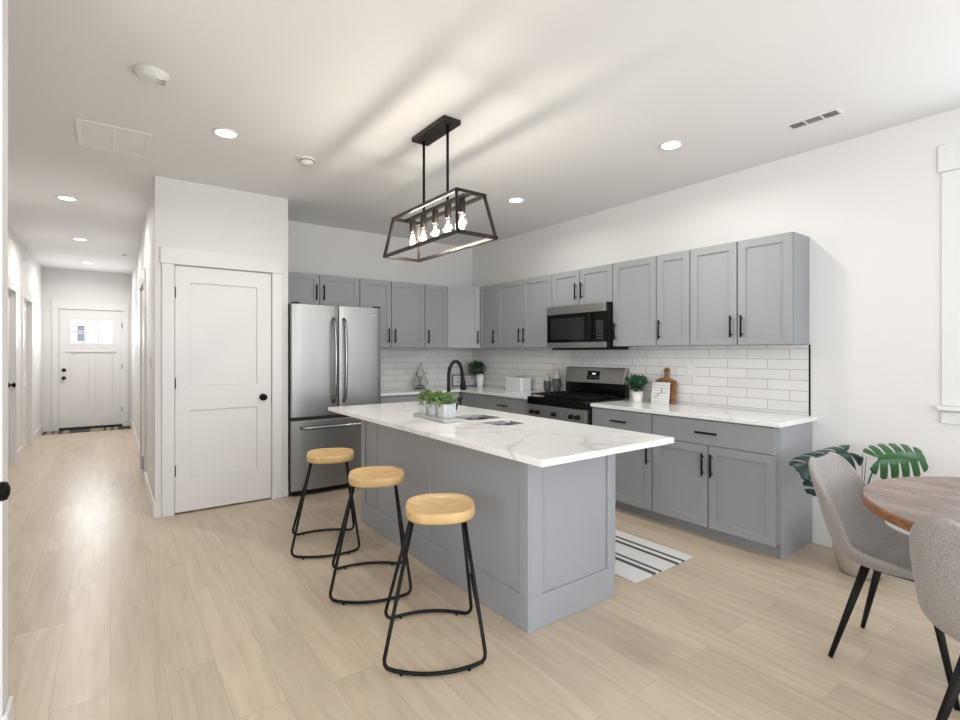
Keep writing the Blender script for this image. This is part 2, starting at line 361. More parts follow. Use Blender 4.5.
struct(MB().box(LX-.12, LX, 2.386, 7.30, 0, H).box(LX-.12, LX, 8.10, 8.80, 0, H).box(LX-.12, LX, 9.62, FY, 0, H)
       .box(LX-.12, LX, 7.30, 8.10, 2.05, H).box(LX-.12, LX, 8.80, 9.62, 2.05, H).build('wall_hall_left', M['wall']), 'white left wall of the hallway with two doors', 'wall')
struct(MB().box(-2.5, -0.287, 2.27, 2.385, 0, H).build('wall_left_return', M['wall']), 'end of the white wall at the left edge beside the camera', 'wall')
struct(MB().box(-2.6, -2.5, -2.6, -1.8, 0, H).box(-2.6, -2.5, 1.0, 2.385, 0, H).box(-2.6, -2.5, -1.8, 1.0, 0, .9).box(-2.6, -2.5, -1.8, 1.0, 2.3, H).build('wall_left', M['wall']), 'white wall on the left of the dining area', 'wall')
struct(MB().box(-2.5, -1.15, -2.6, -2.5, 0, H).box(3.15, WX, -2.6, -2.5, 0, H).box(-1.15, 3.15, -2.6, -2.5, 2.4, H).box(-1.15, 3.15, -2.6, -2.5, 0, 0.3)
       .build('wall_front', M['wall']), 'white wall behind the camera with a wide window', 'wall')
# baseboards
BB = 0.135
def bb(name, boxes, label):
    m = MB()
    for b in boxes: m.box(*b, 0, BB)
    struct(m.build(name, M['trim'], bevel=0.005), label, 'baseboard')
bb('baseboard_right', [(WX-.015, WX, -2.5, 1.455)], 'white baseboard along the right wall')
bb('baseboard_pantry', [(PX0-.014, DX0-.093, PY-.014, PY), (DX1+.093, PX1, PY-.014, PY), (PX0-.014, PX0, PY, HY0-.09)], 'white baseboard around the pantry corner')
bb('baseboard_hall_right', [(PX0+.005, PX0+.02, HY1+.09, FY)], 'white baseboard along the right side of the hallway')
bb('baseboard_hall_left', [(LX, LX+.015, 9.71, FY), (LX, LX+.015, 8.19, 8.71), (LX, LX+.015, 2.386, 7.21)], 'white baseboard along the left side of the hallway')
bb('baseboard_left_return', [(-2.5, -0.272, 2.255, 2.27), (-0.287, -0.272, 2.27, 2.385)], 'white baseboard on the wall end at the left edge')

# casings
def casing(name, axis, a0, a1, face, out, ztop, label, cw=0.088, head=0.135, ear=0.012):
    """a0..a1 opening along axis, face = wall plane, out = outward sign"""
    m = MB(); t = 0.018*out; t2 = 0.024*out
    def bx(p, q, z0, z1, tt):
        if axis == 'x': m.box(p, q, face, face+tt, z0, z1)
        else: m.box(face, face+tt, p, q, z0, z1)
    bx(a0-cw, a0, 0, ztop, t); bx(a1, a1+cw, 0, ztop, t); bx(a0-cw-ear, a1+cw+ear, ztop, ztop+head, t2)
    return struct(m.build(name, M['trim'], bevel=0.003), label, 'door casing')
casing('trim_1', 'x', DX0-.004, DX1+.004, PY, -1, DZ+.006, 'white flat casing around the pantry door')
casing('trim_2', 'x', FX0-.004, FX1+.004, FY, -1, FZ+.006, 'white flat casing around the front door')
casing('trim_3', 'y', 7.30, 8.10, LX, 1, 2.05, 'white casing around the nearer door on the hallway left')
casing('trim_4', 'y', 8.80, 9.62, LX, 1, 2.05, 'white casing around the farther door on the hallway left')
casing('trim_5', 'y', HY0, HY1, PX0, -1, 2.05, 'white casing around the side doorway on the hallway right', cw=0.085)
bpy.data.objects['trim_5'].location.x = 0

def knob(parent, p, axis, s=1.0, m='black'):
    k = MB(); prof = [(0.001,0),(0.031,0),(0.031,0.008*s),(0.012,0.010*s),(0.011,0.028*s),(0.022,0.033*s),(0.029,0.044*s),(0.026,0.056*s),(0.012,0.062*s),(0.001,0.0625*s)]
    return k.lathe(prof, (0,0,0), 20, axis=axis).build('door_knob', M[m], parent, loc=p)
def hinge(parent, x, y, z):
    return MB().lathe([(0.001,-.045),(0.007,-.045),(0.007,.045),(0.001,.045)], (0,0,0), 10).build('hinge', M['black'], parent, loc=(x, y, z))
def panel_slab(w, z0, z1, th, panels, sunk=0.010, cut=None):
    """door slab in local coordinates: x 0..w, front face y=0, back y=th; panels (x0,x1,z0,z1) recessed both sides"""
    xs = sorted({0, w, *[p[0] for p in panels], *[p[1] for p in panels]}); zs = sorted({z0, z1, *[p[2] for p in panels], *[p[3] for p in panels]})
    m = MB()
    for i in range(len(xs)-1):
        for j in range(len(zs)-1):
            cx, cz = (xs[i]+xs[i+1])/2, (zs[j]+zs[j+1])/2
            ins = any(p[0] < cx < p[1] and p[2] < cz < p[3] for p in panels)
            if cut and cut[0] < cx < cut[1] and cut[2] < cz < cut[3]: continue
            m.box(xs[i], xs[i+1], sunk if ins else 0, th-(sunk if ins else 0), zs[j], zs[j+1])
    bmesh.ops.remove_doubles(m.bm, verts=m.bm.verts, dist=1e-5)
    # drop interior faces shared by neighbouring boxes
    seen = {}
    for f in list(m.bm.faces):
        k = frozenset(v.index for v in f.verts) if False else frozenset(v for v in f.verts)
        seen.setdefault(k, []).append(f)
    bmesh.ops.delete(m.bm, geom=[f for fs in seen.values() if len(fs) > 1 for f in fs], context='FACES')
    return m
# pantry door
w_ = DX1-DX0
d = panel_slab(w_, 0.012, DZ, 0.035, [(0.108, w_-.122, 1.055, 1.915), (0.108, w_-.122, 0.30, 0.85)], 0.012).build('door_1', M['door'], loc=(DX0, PY+.004, 0), bevel=0.003)
struct(d, 'white two panel pantry door with black round knob', 'door')
knob(d, (w_-.072, 0, 0.933), 'y', -1)
for z in (1.83, 1.08, 0.36): hinge(d, -0.001, -0.006, z)
MB().box(w_-.001, w_+.001, -.001, .03, .90, .96).build('strike_plate', M['black'], d)
# front door with six panes
fw = FX1-FX0
gx0, gx1, gz0, gz1 = -0.547-FX0, 0.032-FX0, 1.50, 1.905
mid = (gx0+gx1)/2
d = panel_slab(fw, 0.05, FZ, 0.045, [(gx0, mid-.05, .27, 1.33), (mid+.05, gx1, .27, 1.33), (gx0, gx1, gz0, gz1)], 0.010, cut=(gx0, gx1, gz0, gz1)).build('door_2', M['door'], loc=(FX0, FY+.004, 0), bevel=0.003)
struct(d, 'white front door with six small glass panes at the end of the hallway', 'door')
MB().box(gx0, gx1, .018, .024, gz0, gz1).build('glass_panes', M['glass'], d)
m = MB()
for k in (1, 2): xx = gx0+(gx1-gx0)*k/3; m.box(xx-.011, xx+.011, .004, .040, gz0, gz1)
m.box(gx0, gx1, .005, .039, (gz0+gz1)/2-.011, (gz0+gz1)/2+.011); m.build('muntin', M['trim'], d)
MB().box(gx0-.06, gx1+.06, -.018, 0, 1.345, 1.365).build('ledge', M['door'], d, bevel=.003)
knob(d, (.062, 0, .90), 'y', -1); MB().lathe([(.001,0),(.031,0),(.027,-.022),(.001,-.024)], (0,0,0), 18, axis='y').build('deadbolt', M['black'], d, loc=(.062, 0, 1.035))
for z in (1.82, 1.08, .32): hinge(d, fw+.001, -.006, z)
struct(MB().box(FX0-.003, FX1+.003, FY-.01, FY+.12, 0, .045).build('trim_6', M['bronze']), 'dark threshold under the front door', 'threshold')
# hall left doors
d = panel_slab(.79, .012, 2.04, .035, [(.11, .68, 1.05, 1.91), (.11, .68, .3, .85)], .012).build('door_3', M['door'], loc=(LX-.04, 7.305, 0), rotz=PI/2, bevel=.003)
struct(d, 'white panel door on the hallway left nearest the kitchen with black knob', 'door')
knob(d, (.725, 0, .95), 'y', -1)
d = panel_slab(.81, .012, 2.04, .035, [(.11, .70, 1.05, 1.91), (.11, .70, .3, .85)], .012).build('door_4', M['door'], loc=(LX-.04, 8.805, 0), rotz=PI/2, bevel=.003)
struct(d, 'white panel door on the hallway left nearest the front door', 'door')
# open door leaf just left of the camera: only its knob shows
d = panel_slab(.76, .012, 2.04, .035, [(.11, .65, 1.05, 1.91), (.11, .65, .3, .85)], .012).build('door_5', M['door'], loc=(-.298, 1.27, 0), rotz=PI/2, bevel=.003)
struct(d, 'white open door leaf at the left edge of which only the black knob shows', 'door')
knob(d, (.727, 0, .93), 'y', -1)

# windows
def sash(name, loc, rotz, w0, w1, z0, z1, label):
    t = bpy.data.objects.new(name, None); COL.objects.link(t); t.location = loc; t.rotation_euler.z = rotz
    struct(t, label, 'window')
    f = .045; zm = (z0+z1)/2
    MB().box(w0, w0+f, .02, .08, z0, z1).box(w1-f, w1, .02, .08, z0, z1).box(w0+f, w1-f, .02, .08, z0, z0+f).box(w0+f, w1-f, .02, .08, z1-f, z1).box(w0+f, w1-f, .03, .07, zm-.02, zm+.02).build('window_frame', M['trim'], t)
    MB().box(w0+f, w1-f, .045, .051, z0+f, zm-.02).box(w0+f, w1-f, .045, .051, zm+.02, z1-f).build('window_pane', M['glass'], t)
    return t
t = sash('window_1', (WX, 0, 0), -PI/2, -WY1+.002, -WY0-.002, WZ0+.002, WZ1-.002, 'white cased window at the right edge of the right wall')
MB().box(-WY1-.085, -WY1, -.010, 0, WZ0-.01, WZ1).box(-WY0, -WY0+.085, -.010, 0, WZ0-.01, WZ1).box(-WY1-.1, -WY0+.1, -.014, 0, WZ1+.002, WZ1+.16).box(-WY1-.085, -WY0+.085, -.016, 0, .915, .985).build('window_casing', M['trim'], t, bevel=.003)
MB().box(-WY1-.10, -WY0+.10, -.045, 0, WZ0-.037, WZ0-.012).build('window_sill', M['trim'], t, bevel=.004)
sash('added_left_window', (-2.5, 0, 0), PI/2, -1.798, .998, .902, 2.298, 'added wide window left of the camera, unseen, for the left fill light')  # unseen window added to go with the left fill light
sash('window_2', (0, -2.5, 0), PI, -3.148, 1.148, .302, 2.398, 'wide window behind the camera')

# ---------------------------------------------------------------- outside the front door
struct(MB().box(-6, 6, 11.25, 19.9, -.12, -.02).build('ground_outside', M['ground']), 'pale paving outside the front door', 'ground')
nh = thing('house', 'pale grey house across the street seen through the front door panes', 'house', (0, 20, -.02))
MB().box(-6, 6, 0, .3, 0, 3.6).build('house_wall', M['outside'], nh)
m = MB().box(-.81, -.64, -.03, 0, 1.72, 2.18); m.build('house_window', mat('house_glass', (.25,.28,.32), .2), nh)
MB().box(-.85, -.60, -.05, 0, 1.66, 1.71).box(-.85, -.82, -.05, 0, 1.71, 2.24).box(-.63, -.60, -.05, 0, 1.71, 2.24).box(-.82, -.63, -.05, 0, 2.19, 2.24).box(-.82, -.63, -.045, -.03, 1.94, 1.96).build('house_window_trim', M['trim'], nh)

# ---------------------------------------------------------------- ceiling fittings
def downlight(x, y, label, group=None, power=1.0):
    t = thing('recessed_downlight', label, 'ceiling light', (x, y, H), 0, group)
    MB().lathe([(.060,0),(.080,0),(.080,-.004),(.076,-.007),(.062,-.006)], (0,0,0), 32, caps=False).build('trim_ring', M['plastic'], t)
    MB().lathe([(.001,-.004),(.063,-.004),(.063,-.001),(.001,-.001)], (0,0,0), 32).build('lens', M['lens'], t)
    l = area('downlight', (x, y, H-.012), (0,0,0), .14, .14, DOWN_W*power, DOWN_C, 'DISK', math.radians(165)); l.parent = t; l.location = (0,0,-.012)
G = 'round recessed ceiling downlights'
downlight(0.604, 3.598, 'round recessed downlight in front of the pantry, left of the pendant', G)
downlight(3.097, 1.995, 'round recessed downlight nearest the slotted register, above the near end of the cabinets', G)
downlight(3.048, 3.572, 'round recessed downlight just right of the pendant near the back corner', G)
downlight(-.321, 5.978, 'round recessed downlight in the hallway, nearest the kitchen', G, 1.7)
downlight(-.306, 8.038, 'middle one of the three recessed downlights along the hallway', G, 1.7)
downlight(-.283, 10.06, 'round recessed downlight closest to the front door', G, 1.7)
t = thing('smoke_detector', 'larger round white smoke detector between camera and return grille', 'smoke detector', (.171, 3.049, H))
MB().lathe([(.001,0),(.078,0),(.078,-.012),(.066,-.016),(.060,-.028),(.040,-.036),(.001,-.037)], (0,0,0), 32).build('housing', M['plastic'], t)
m = MB()
for k in range(3): m.box(.015, .058, -.024+.02*k, -.016+.02*k, -.0365, -.030)
m.build('sounder_slots', M['grille'], t)
t = thing('smoke_detector', 'small round white smoke detector above the pantry corner', 'smoke detector', (1.165, 3.727, H))
MB().lathe([(.001,0),(.062,0),(.062,-.012),(.050,-.014),(.046,-.036),(.001,-.044)], (0,0,0), 28).build('housing', M['plastic'], t)
MB().lathe([(.047,-.016),(.053,-.016),(.053,-.020),(.047,-.020)], (0,0,0), 28, caps=False).build('vent_ring', M['dark'], t)
t = thing('return_air_grille', 'white rectangular return air grille in the ceiling before the hallway', 'ceiling vent', (.022, 4.145, H))
X, Y = .198, .243
MB().box(-X, X, -Y, -Y+.03, -.008, 0).box(-X, X, Y-.03, Y, -.008, 0).box(-X, -X+.03, -Y+.03, Y-.03, -.008, 0).box(X-.03, X, -Y+.03, Y-.03, -.008, 0).box(-.008, .008, -Y+.03, Y-.03, -.008, 0).build('grille_frame', M['plastic'], t, bevel=.002)
m = MB()
k = -Y+.036
while k < Y-.036: m.hull8([(-X+.03,k,-.001),(X-.03,k,-.001),(X-.03,k+.003,-.001),(-X+.03,k+.003,-.001)], [(-X+.03,k+.006,-.007),(X-.03,k+.006,-.007),(X-.03,k+.009,-.007),(-X+.03,k+.009,-.007)]); k += .012
m.build('louvre', M['plastic'], t)
MB().box(-X+.03, X-.03, -Y+.03, Y-.03, -.0008, 0).build('filter', M['dark'], t)  # sheet coloured near-black for the shade behind the louvres
t = thing('supply_register', 'white slotted three section supply register near the right wall', 'ceiling vent', (3.455, 1.258, H))
m = MB(); X, Y = .056, .143
m.box(-X, X, -Y, -Y+.016, -.007, 0).box(-X, X, Y-.016, Y, -.007, 0).box(-X, -X+.018, -Y+.016, Y-.016, -.007, 0).box(X-.018, X, -Y+.016, Y-.016, -.007, 0)
for yy in (-.045, .045): m.box(-X+.018, X-.018, yy-.005, yy+.005, -.007, 0)
m.build('register_frame', M['plastic'], t, bevel=.0015)
m = MB()
for s in range(-3, 4):
    for c in (-.09, .09): m.box(-X+.018, X-.018, c+s*.011-.0012, c+s*.011+.0012, -.006, -.001)
for s in range(-2, 3): m.box(s*.012-.0012, s*.012+.0012, -.04, .04, -.006, -.001)
m.build('vane', M['grille'], t); MB().box(-X+.018, X-.018, -Y+.016, Y-.016, -.0007, 0).build('duct_shade_sheet', M['dark'], t)  # vanes greyed and a dark sheet behind them, painting the slots' shade
tag(MB().lathe([(.001,0),(.035,0),(.033,-.006),(.001,-.007)], (.167,8.97,H), 20).build('ceiling_cap', M['grille']), 'small grey round cap on the hallway ceiling near the front door', 'ceiling cap')

# ---------------------------------------------------------------- pendant
PXc, PYc = 1.668, 2.745
t = thing('linear_pendant', 'black open frame linear pendant with five filament bulbs over the island', 'pendant light', (PXc, PYc, 0))
MB().box(-.062, .062, -.20, .20, H-.030, H).build('canopy', M['bronze'], t, bevel=.003)
for y in (-.145, .145): MB().tube([(0,y,H-.026),(0,y,2.262)], .0085, 10).build('rod', M['blackm'], t)
T = 2.252; B = 2.0; tw, tl, bw, bl = .098, .39, .135, .452; s_ = .019
f = MB()
def ring(w, l, z):
    f.bar((-w,-l-s_/2,z),(-w,l+s_/2,z),s_); f.bar((w,-l-s_/2,z),(w,l+s_/2,z),s_); f.bar((-w,-l,z),(w,-l,z),s_); f.bar((-w,l,z),(w,l,z),s_)
ring(tw, tl, T); ring(bw, bl, B)
for sx in (-1, 1):
    for sy in (-1, 1): f.bar((sx*tw,sy*tl,T),(sx*bw,sy*bl,B),s_*.9)
f.build('cage', M['bronze'], t)
MB().bar((0,-tl,T),(0,tl,T),.022).build('lamp_bar', M['bronze'], t)
for i in range(5):
    y = (i-2)*.150
    sk = MB().lathe([(.001,2.245),(.019,2.245),(.021,2.235),(.021,2.165),(.017,2.155),(.001,2.155)], (0,0,0), 16).build('lamp_socket', M['bronze'], t, loc=(0,y,0))
    bu = MB().lathe([(.013,2.158),(.014,2.148),(.021,2.125),(.029,2.105),(.031,2.088),(.026,2.068),(.014,2.056),(.001,2.053)], (0,0,0), 18, caps=False).build('light_bulb', M['glassb'], t, loc=(0,y,0))
    fm = MB()
    for k in range(4):
        a = k*PI/2; a2 = a+PI/4
        fm.tube([(.006*math.cos(a),.006*math.sin(a),2.14),(.013*math.cos(a2),.013*math.sin(a2),2.078)], .0016, 6)
    fm.build('filament', M['filament'], bu)
    l = bpy.data.lights.new('bulb_light', 'POINT'); l.energy = BULB_W; l.color = (1.0, .965, .93); l.shadow_soft_size = .022
    lo = bpy.data.objects.new('bulb_light', l); COL.objects.link(lo); lo.parent = bu; lo.location = (0,0,2.10)

# ---------------------------------------------------------------- cabinets
def bar_pull(parent, x, z, horiz=False, L=.16, y0=-.020):
    m = MB(); y = y0-.030; e = L/2
    if horiz:
        m.tube([(x-e,y,z),(x+e,y,z)], .0072, 10)
        for s in (-.35, .35): m.tube([(x+s*L,y0,z),(x+s*L,y,z)], .0045, 8)
    else:
        m.tube([(x,y,z-e),(x,y,z+e)], .0072, 10)
        for s in (-.35, .35): m.tube([(x,y0,z+s*L),(x,y,z+s*L)], .0045, 8)
    return m.build('handle', M['black'], parent)
def shaker(parent, x0, x1, z0, z1, name='door', hx=None, hz=None, rail=.058, material=None, horiz=False, flat=False):
    g = .0045; x0 += g; x1 -= g
    m = MB()
    if flat: m.box(x0, x1, -.020, -.001, z0, z1)
    else:
        m = panel_slab(x1-x0, z0, z1, .019, [(rail, x1-x0-rail, z0+rail, z1-rail)], .0095)
        bmesh.ops.translate(m.bm, verts=m.bm.verts, vec=(x0, -.020, 0))
    dd = m.build(name, material or M['cab'], parent, bevel=.0015)
    if hx is not None: bar_pull(dd, hx, hz, horiz)
    return dd
def wall_cab(origin, rotz, w, z0, z1, depth, doors, label, group='grey wall cabinets'):
    """doors: list of (x0,x1,handle side 'l'/'r'/None)"""
    t = thing('wall_cabinet', label, 'cabinet', origin, rotz, group)
    MB().box(.0005, w-.0005, 0, depth, z0, z1).build('cabinet_body', M['cabin'], t)
    for a, b, s in doors:
        hx = a+.040 if s == 'l' else b-.038
        shaker(t, a, b, z0+.001, z1-.001, hx=hx, hz=z0+.055+.08)
    return t
R = -PI/2; UF = 3.720; UZ0, UZ1 = 1.390, 2.150; UD = WX-UF-.0015
def rcab(y1, y0, z0, z1, splits, label): # far y1 to near y0
    return wall_cab((UF, y1, 0), R, y1-y0, z0, z1, UD, splits, label)
w = 2.219-1.474; rcab(2.219, 1.474, UZ0, UZ1, [(0, 2.219-1.846, 'r'), (2.219-1.846, w, 'l')], 'grey double door wall cabinet at the near end of the right wall run')
rcab(2.524, 2.219, UZ0, UZ1, [(0, .305, 'l')], 'narrow grey wall cabinet beside the near end double cabinet')
rcab(2.979, 2.524, UZ0, UZ1, [(0, .455, 'l')], 'grey single door wall cabinet just right of the microwave')
w = 3.764-2.979; rcab(3.764, 2.979, 1.800, UZ1, [(0, .383, 'r'), (.383, w, 'l')], 'short grey double door wall cabinet above the microwave')
w = 4.687-3.764; rcab(4.687, 3.764, UZ0, UZ1, [(0, 4.687-4.225, 'r'), (4.687-4.225, w, 'l')], 'grey double door wall cabinet just left of the microwave')
rcab(5.045, 4.687, UZ0, UZ1, [(0, .358, 'r')], 'narrow grey wall cabinet on the right wall next to the corner cabinet')
# diagonal corner cabinet
BF = 5.235
ax, ay = 3.345, BF; bx_, by_ = UF+.0, 5.046
ang = math.atan2(by_-ay, bx_-ax); dl = math.hypot(bx_-ax, by_-ay)
t = thing('corner_wall_cabinet', 'diagonal grey wall cabinet in the back corner of the kitchen', 'cabinet', (ax, ay, 0), ang)
inv = Matrix.Rotation(-ang, 2)
pts = [inv@(Vector(p)-Vector((ax, ay))) for p in ((ax,ay),(bx_,by_),(WX-.001,by_),(WX-.001,YB-.001),(ax,YB-.001))]
MB().prism([(p.x,p.y) for p in pts], UZ0, UZ1).build('cabinet_body', M['cabin'], t)
shaker(t, .004, dl-.006, UZ0+.001, UZ1-.001, hx=dl-.036, hz=UZ0+.135)
BD = YB-BF-.001
def bcab(x0, x1, z0, doors, label): return wall_cab((x0, BF, 0), 0, x1-x0, z0, UZ1, BD, doors, label)
bcab(3.025, 3.344, UZ0, [(0, .319, 'l')], 'narrow grey wall cabinet on the back wall next to the corner cabinet')
bcab(2.205, 3.024, UZ0, [(0, .380, 'r'), (.380, .819, 'l')], 'grey double door wall cabinet just right of the fridge')
bcab(1.330, 2.204, 1.825, [(0, .43, 'r'), (.43, .874, 'l')], 'short grey double door wall cabinet above the fridge')

CZ = .888; CT = .030
def base_cab(origin, rotz, w, depth, label, drawer=True, doors=(), end=None, group='grey base cabinets', toe=.055):
    t = thing('base_cabinet', label, 'cabinet', origin, rotz, group); z1 = CZ-CT-.001
    m = MB().box(.0005, w-.0005, 0, depth, .095, z1).box(.0005, w-.0005, toe, depth, 0, .095)
    m.build('cabinet_body', M['cabin'], t)
    if drawer: shaker(t, 0, w, .675, z1-.010, 'drawer', w/2, .762, horiz=True, flat=True)
    for a, b, s in doors:
        shaker(t, a, b, .088, .670 if drawer else z1-.010, hx=a+.032 if s == 'l' else b-.032, hz=(.670 if drawer else z1)-.055-.08)
    return t
CF = 3.440; CD = WX-CF-.002
t = base_cab((CF, 2.370, 0), R, 2.370-1.458, CD, 'wide grey base cabinet with one drawer over two doors at the near end', doors=[(0, .458, 'r'), (.458, .912, 'l')])
MB().box(.912, .914, .04, CD, 0, CZ-CT-.001).build('end_panel', M['isl'], t)
base_cab((CF, 2.983, 0), R, .612, CD, 'grey base cabinet with one drawer just right of the gas range', doors=[(0, .612, 'r')])
base_cab((CF, 4.66, 0), R, 4.66-3.755, CD, 'grey base cabinet with one drawer just left of the gas range', doors=[(0, .452, 'r'), (.452, .905, 'l')])
base_cab((CF, 5.035, 0), R, .374, CD, 'narrow grey base cabinet in the corner of the right wall run', drawer=False, doors=[(0, .374, 'l')])
BCF = 5.06
base_cab((2.235, BCF, 0), 0, .74, YB-BCF-.002, 'grey base cabinet beside the fridge under the back counter', doors=[(0, .37, 'r'), (.37, .74, 'l')])
base_cab((2.976, BCF, 0), 0, .440, YB-BCF-.002, 'grey base cabinet on the back wall next to the inner corner', doors=[(0, .44, 'l')])
tag(MB().prism([(3.400,1.425),(WX-.001,1.425),(WX-.001,2.982),(3.400,2.982)], CZ-CT, CZ).build('countertop', M['quartz'], bevel=.003), 'white quartz countertop right of the range holding the cutting board', 'countertop')
tag(MB().prism([(3.400,3.752),(WX-.001,3.752),(WX-.001,YB-.001),(2.232,YB-.001),(2.232,5.020),(3.400,5.020)], CZ-CT, CZ).build('countertop', M['quartz'], bevel=.003), 'white quartz L shaped countertop wrapping the back corner', 'countertop')
tag(MB().box(WX-.010, WX-.0008, 1.476, YB-.0105, CZ+.001, 1.389).build('tile_backsplash', M['tile_r']), 'white subway tile backsplash on the right wall', 'backsplash')
tag(MB().box(2.21, WX-.0005, YB-.010, YB-.0008, CZ+.001, 1.389).build('tile_backsplash', M['tile_b']), 'white subway tile backsplash on the back wall beside the fridge', 'backsplash')
tag(MB().box(WX-.012, WX-.0008, 1.468, 1.4755, CZ+.001, 1.389).build('edge_strip', M['black']), 'black metal strip closing the near end of the tile backsplash', 'edge strip')

# ---------------------------------------------------------------- island
IX0, IX1, IY0, IY1 = 1.4344, 2.3828, 1.516, 4.045
bx0, bx1, by0, by1 = 1.591, 2.224, 1.777, 3.738
t = thing('kitchen_island', 'grey panelled kitchen island base with the stools along its left side', 'kitchen island', ((bx0+bx1)/2, (by0+by1)/2, 0))
ox, oy = (bx0+bx1)/2, (by0+by1)/2; zt = CZ-CT-.001
def L_(x0, x1, y0, y1, z0, z1, m=None): return (m or MB()).box(x0-ox, x1-ox, y0-oy, y1-oy, z0, z1)
m = L_(bx0+.012, bx1-.02, by0+.012, by1-.012, .0, zt); 
o = m.build('island_body', M['isl'], t)
# long side facing the stools: stiles, baseboard
m = MB(); q = .012; st = .062
for y0 in (by0, 2.69, 3.46, by1-st): L_(bx0, bx0+q, y0, y0+st, .163, zt, m) if y0 in (by0, by1-st) else L_(bx0+.006, bx0+q, y0, y0+st, .163, zt, m)
L_(bx0, bx0+q, by0, by1, 0, .150, m); L_(bx0, bx0+q, by0, by1, .150, .163, m)
m.build('long_side_panelling', M['isl'], t, bevel=.003)
m = MB()
L_(bx0+q, bx0+.095, by0, by0+q, .163, zt, m); L_(bx1-.055, bx1-.02, by0, by0+q, .163, zt, m)
L_(bx0+q, bx1-.0, by0, by0+q, 0, .163, m)
m.build('end_panelling', M['isl'], t, bevel=.003)
m = MB(); L_(bx0+q, bx1-.02, by1-q, by1, 0, zt, m); m.build('back_end_panel', M['isl'], t)
m = MB(); L_(bx1-.02, bx1, by0+.0, by1, .163, zt, m); m.build('face_frame', M['isl'], t)
# doors on the sink side
for k in range(4):
    a = by0+.01+k*.487
    dd = panel_slab(.480, .165, zt-.012, .020, [(.058, .422, .223, zt-.07)], .008)
    bmesh.ops.rotate(dd.bm, verts=dd.bm.verts, cent=(0,0,0), matrix=Matrix.Rotation(PI/2, 3, 'Z'))
    bmesh.ops.translate(dd.bm, verts=dd.bm.verts, vec=(bx1+.021-ox, a-oy, 0))
    dd = dd.build('door', M['isl'], t, bevel=.0015)
    hy = a+(.45 if k % 2 == 0 else .03)-oy
    m = MB().tube([(bx1+.052-ox,hy,.58),(bx1+.052-ox,hy,.74)], .0062, 10)
    for z in (.604, .716): m.tube([(bx1+.02-ox,hy,z),(bx1+.052-ox,hy,z)], .0045, 8)
    m.build('handle', M['black'], dd)

def rrect(x0, x1, y0, y1, r, n=6):
    P = []
    for cx, cy, a0 in ((x1-r,y1-r,0),(x0+r,y1-r,PI/2),(x0+r,y0+r,PI),(x1-r,y0+r,1.5*PI)):
        for k in range(n+1): a = a0+k*PI/2/n; P.append((cx+r*math.cos(a), cy+r*math.sin(a)))
    return P
B1 = (1.905, 2.175, 2.680, 2.975); B2 = (1.905, 2.125, 2.375, 2.605)
top = MB().box(IX0, IX1, IY0, IY1, CZ-CT, CZ).build('island_countertop', M['quartz'])
for b in (B1, B2):
    c = MB().prism(rrect(*b, .07), CZ-.1, CZ+.1).build('cutter', M['quartz'])
    md = top.modifiers.new('cut', 'BOOLEAN'); md.operation = 'DIFFERENCE'; md.object = c; md.solver = 'EXACT'
    bpy.context.view_layer.update()
    nm = bpy.data.meshes.new_from_object(top.evaluated_get(bpy.context.evaluated_depsgraph_get()))
    top.modifiers.clear(); top.data = nm; bpy.data.objects.remove(c)
bv = top.modifiers.new('bevel', 'BEVEL'); bv.width = .003; bv.segments = 2; bv.limit_method = 'ANGLE'; bv.angle_limit = .8
tag(top, 'white quartz island countertop with grey veins and sink cutouts', 'countertop')
t = thing('double_sink', 'undermount stainless steel double sink in the island', 'sink', ((B1[0]+B1[1])/2, 2.73, CZ-CT-.2))
def bowl(b, dep, name):
    m = MB(); z1 = CZ-CT-.0005; rings = []; zr = CZ-.004
    for off, z, r in ((-.0022, zr, .068), (-.004, z1, .067), (-.006, z1-dep*.8, .065), (-.03, z1-dep, .045)):
        rings.append([m.bm.verts.new((x-t.location.x, y-t.location.y, z-t.location.z)) for x, y in rrect(b[0]-off, b[1]+off, b[2]-off, b[3]+off, r)])
    for a, c in zip(rings, rings[1:]):
        n = len(a)
        for i in range(n): f = m.bm.faces.new((a[i], a[(i+1) % n], c[(i+1) % n], c[i])); f.smooth = True
    m.bm.faces.new(rings[-1])
    o = m.build(name, M['steel2'], t); sd = o.modifiers.new('s', 'SOLIDIFY'); sd.thickness = .0015; sd.offset = 1
    MB().lathe([(.001,.001),(.038,.001),(.042,.004),(.036,.005),(.030,.002),(.001,.0025)], ((b[0]+b[1])/2-t.location.x, (b[2]+b[3])/2-t.location.y, z1-dep-t.location.z), 24).build('drain', M['chrome'], o)
bowl(B1, .19, 'basin'); bowl(B2, .16, 'basin')
# carve room for the bowls inside the island body
for b in (B1, B2):
    c = MB().box(b[0]-ox-.03, b[1]-ox+.03, b[2]-oy-.03, b[3]-oy+.03, CZ-.3, CZ+.1).build('cutter', M['isl']); c.location = (ox, oy, 0)
    md = o.modifiers.new('cut', 'BOOLEAN'); md.object = c; md.solver = 'EXACT'
    bpy.context.view_layer.update()
    nm = bpy.data.meshes.new_from_object(o.evaluated_get(bpy.context.evaluated_depsgraph_get()))
    o.modifiers.clear(); o.data = nm; bpy.data.objects.remove(c)
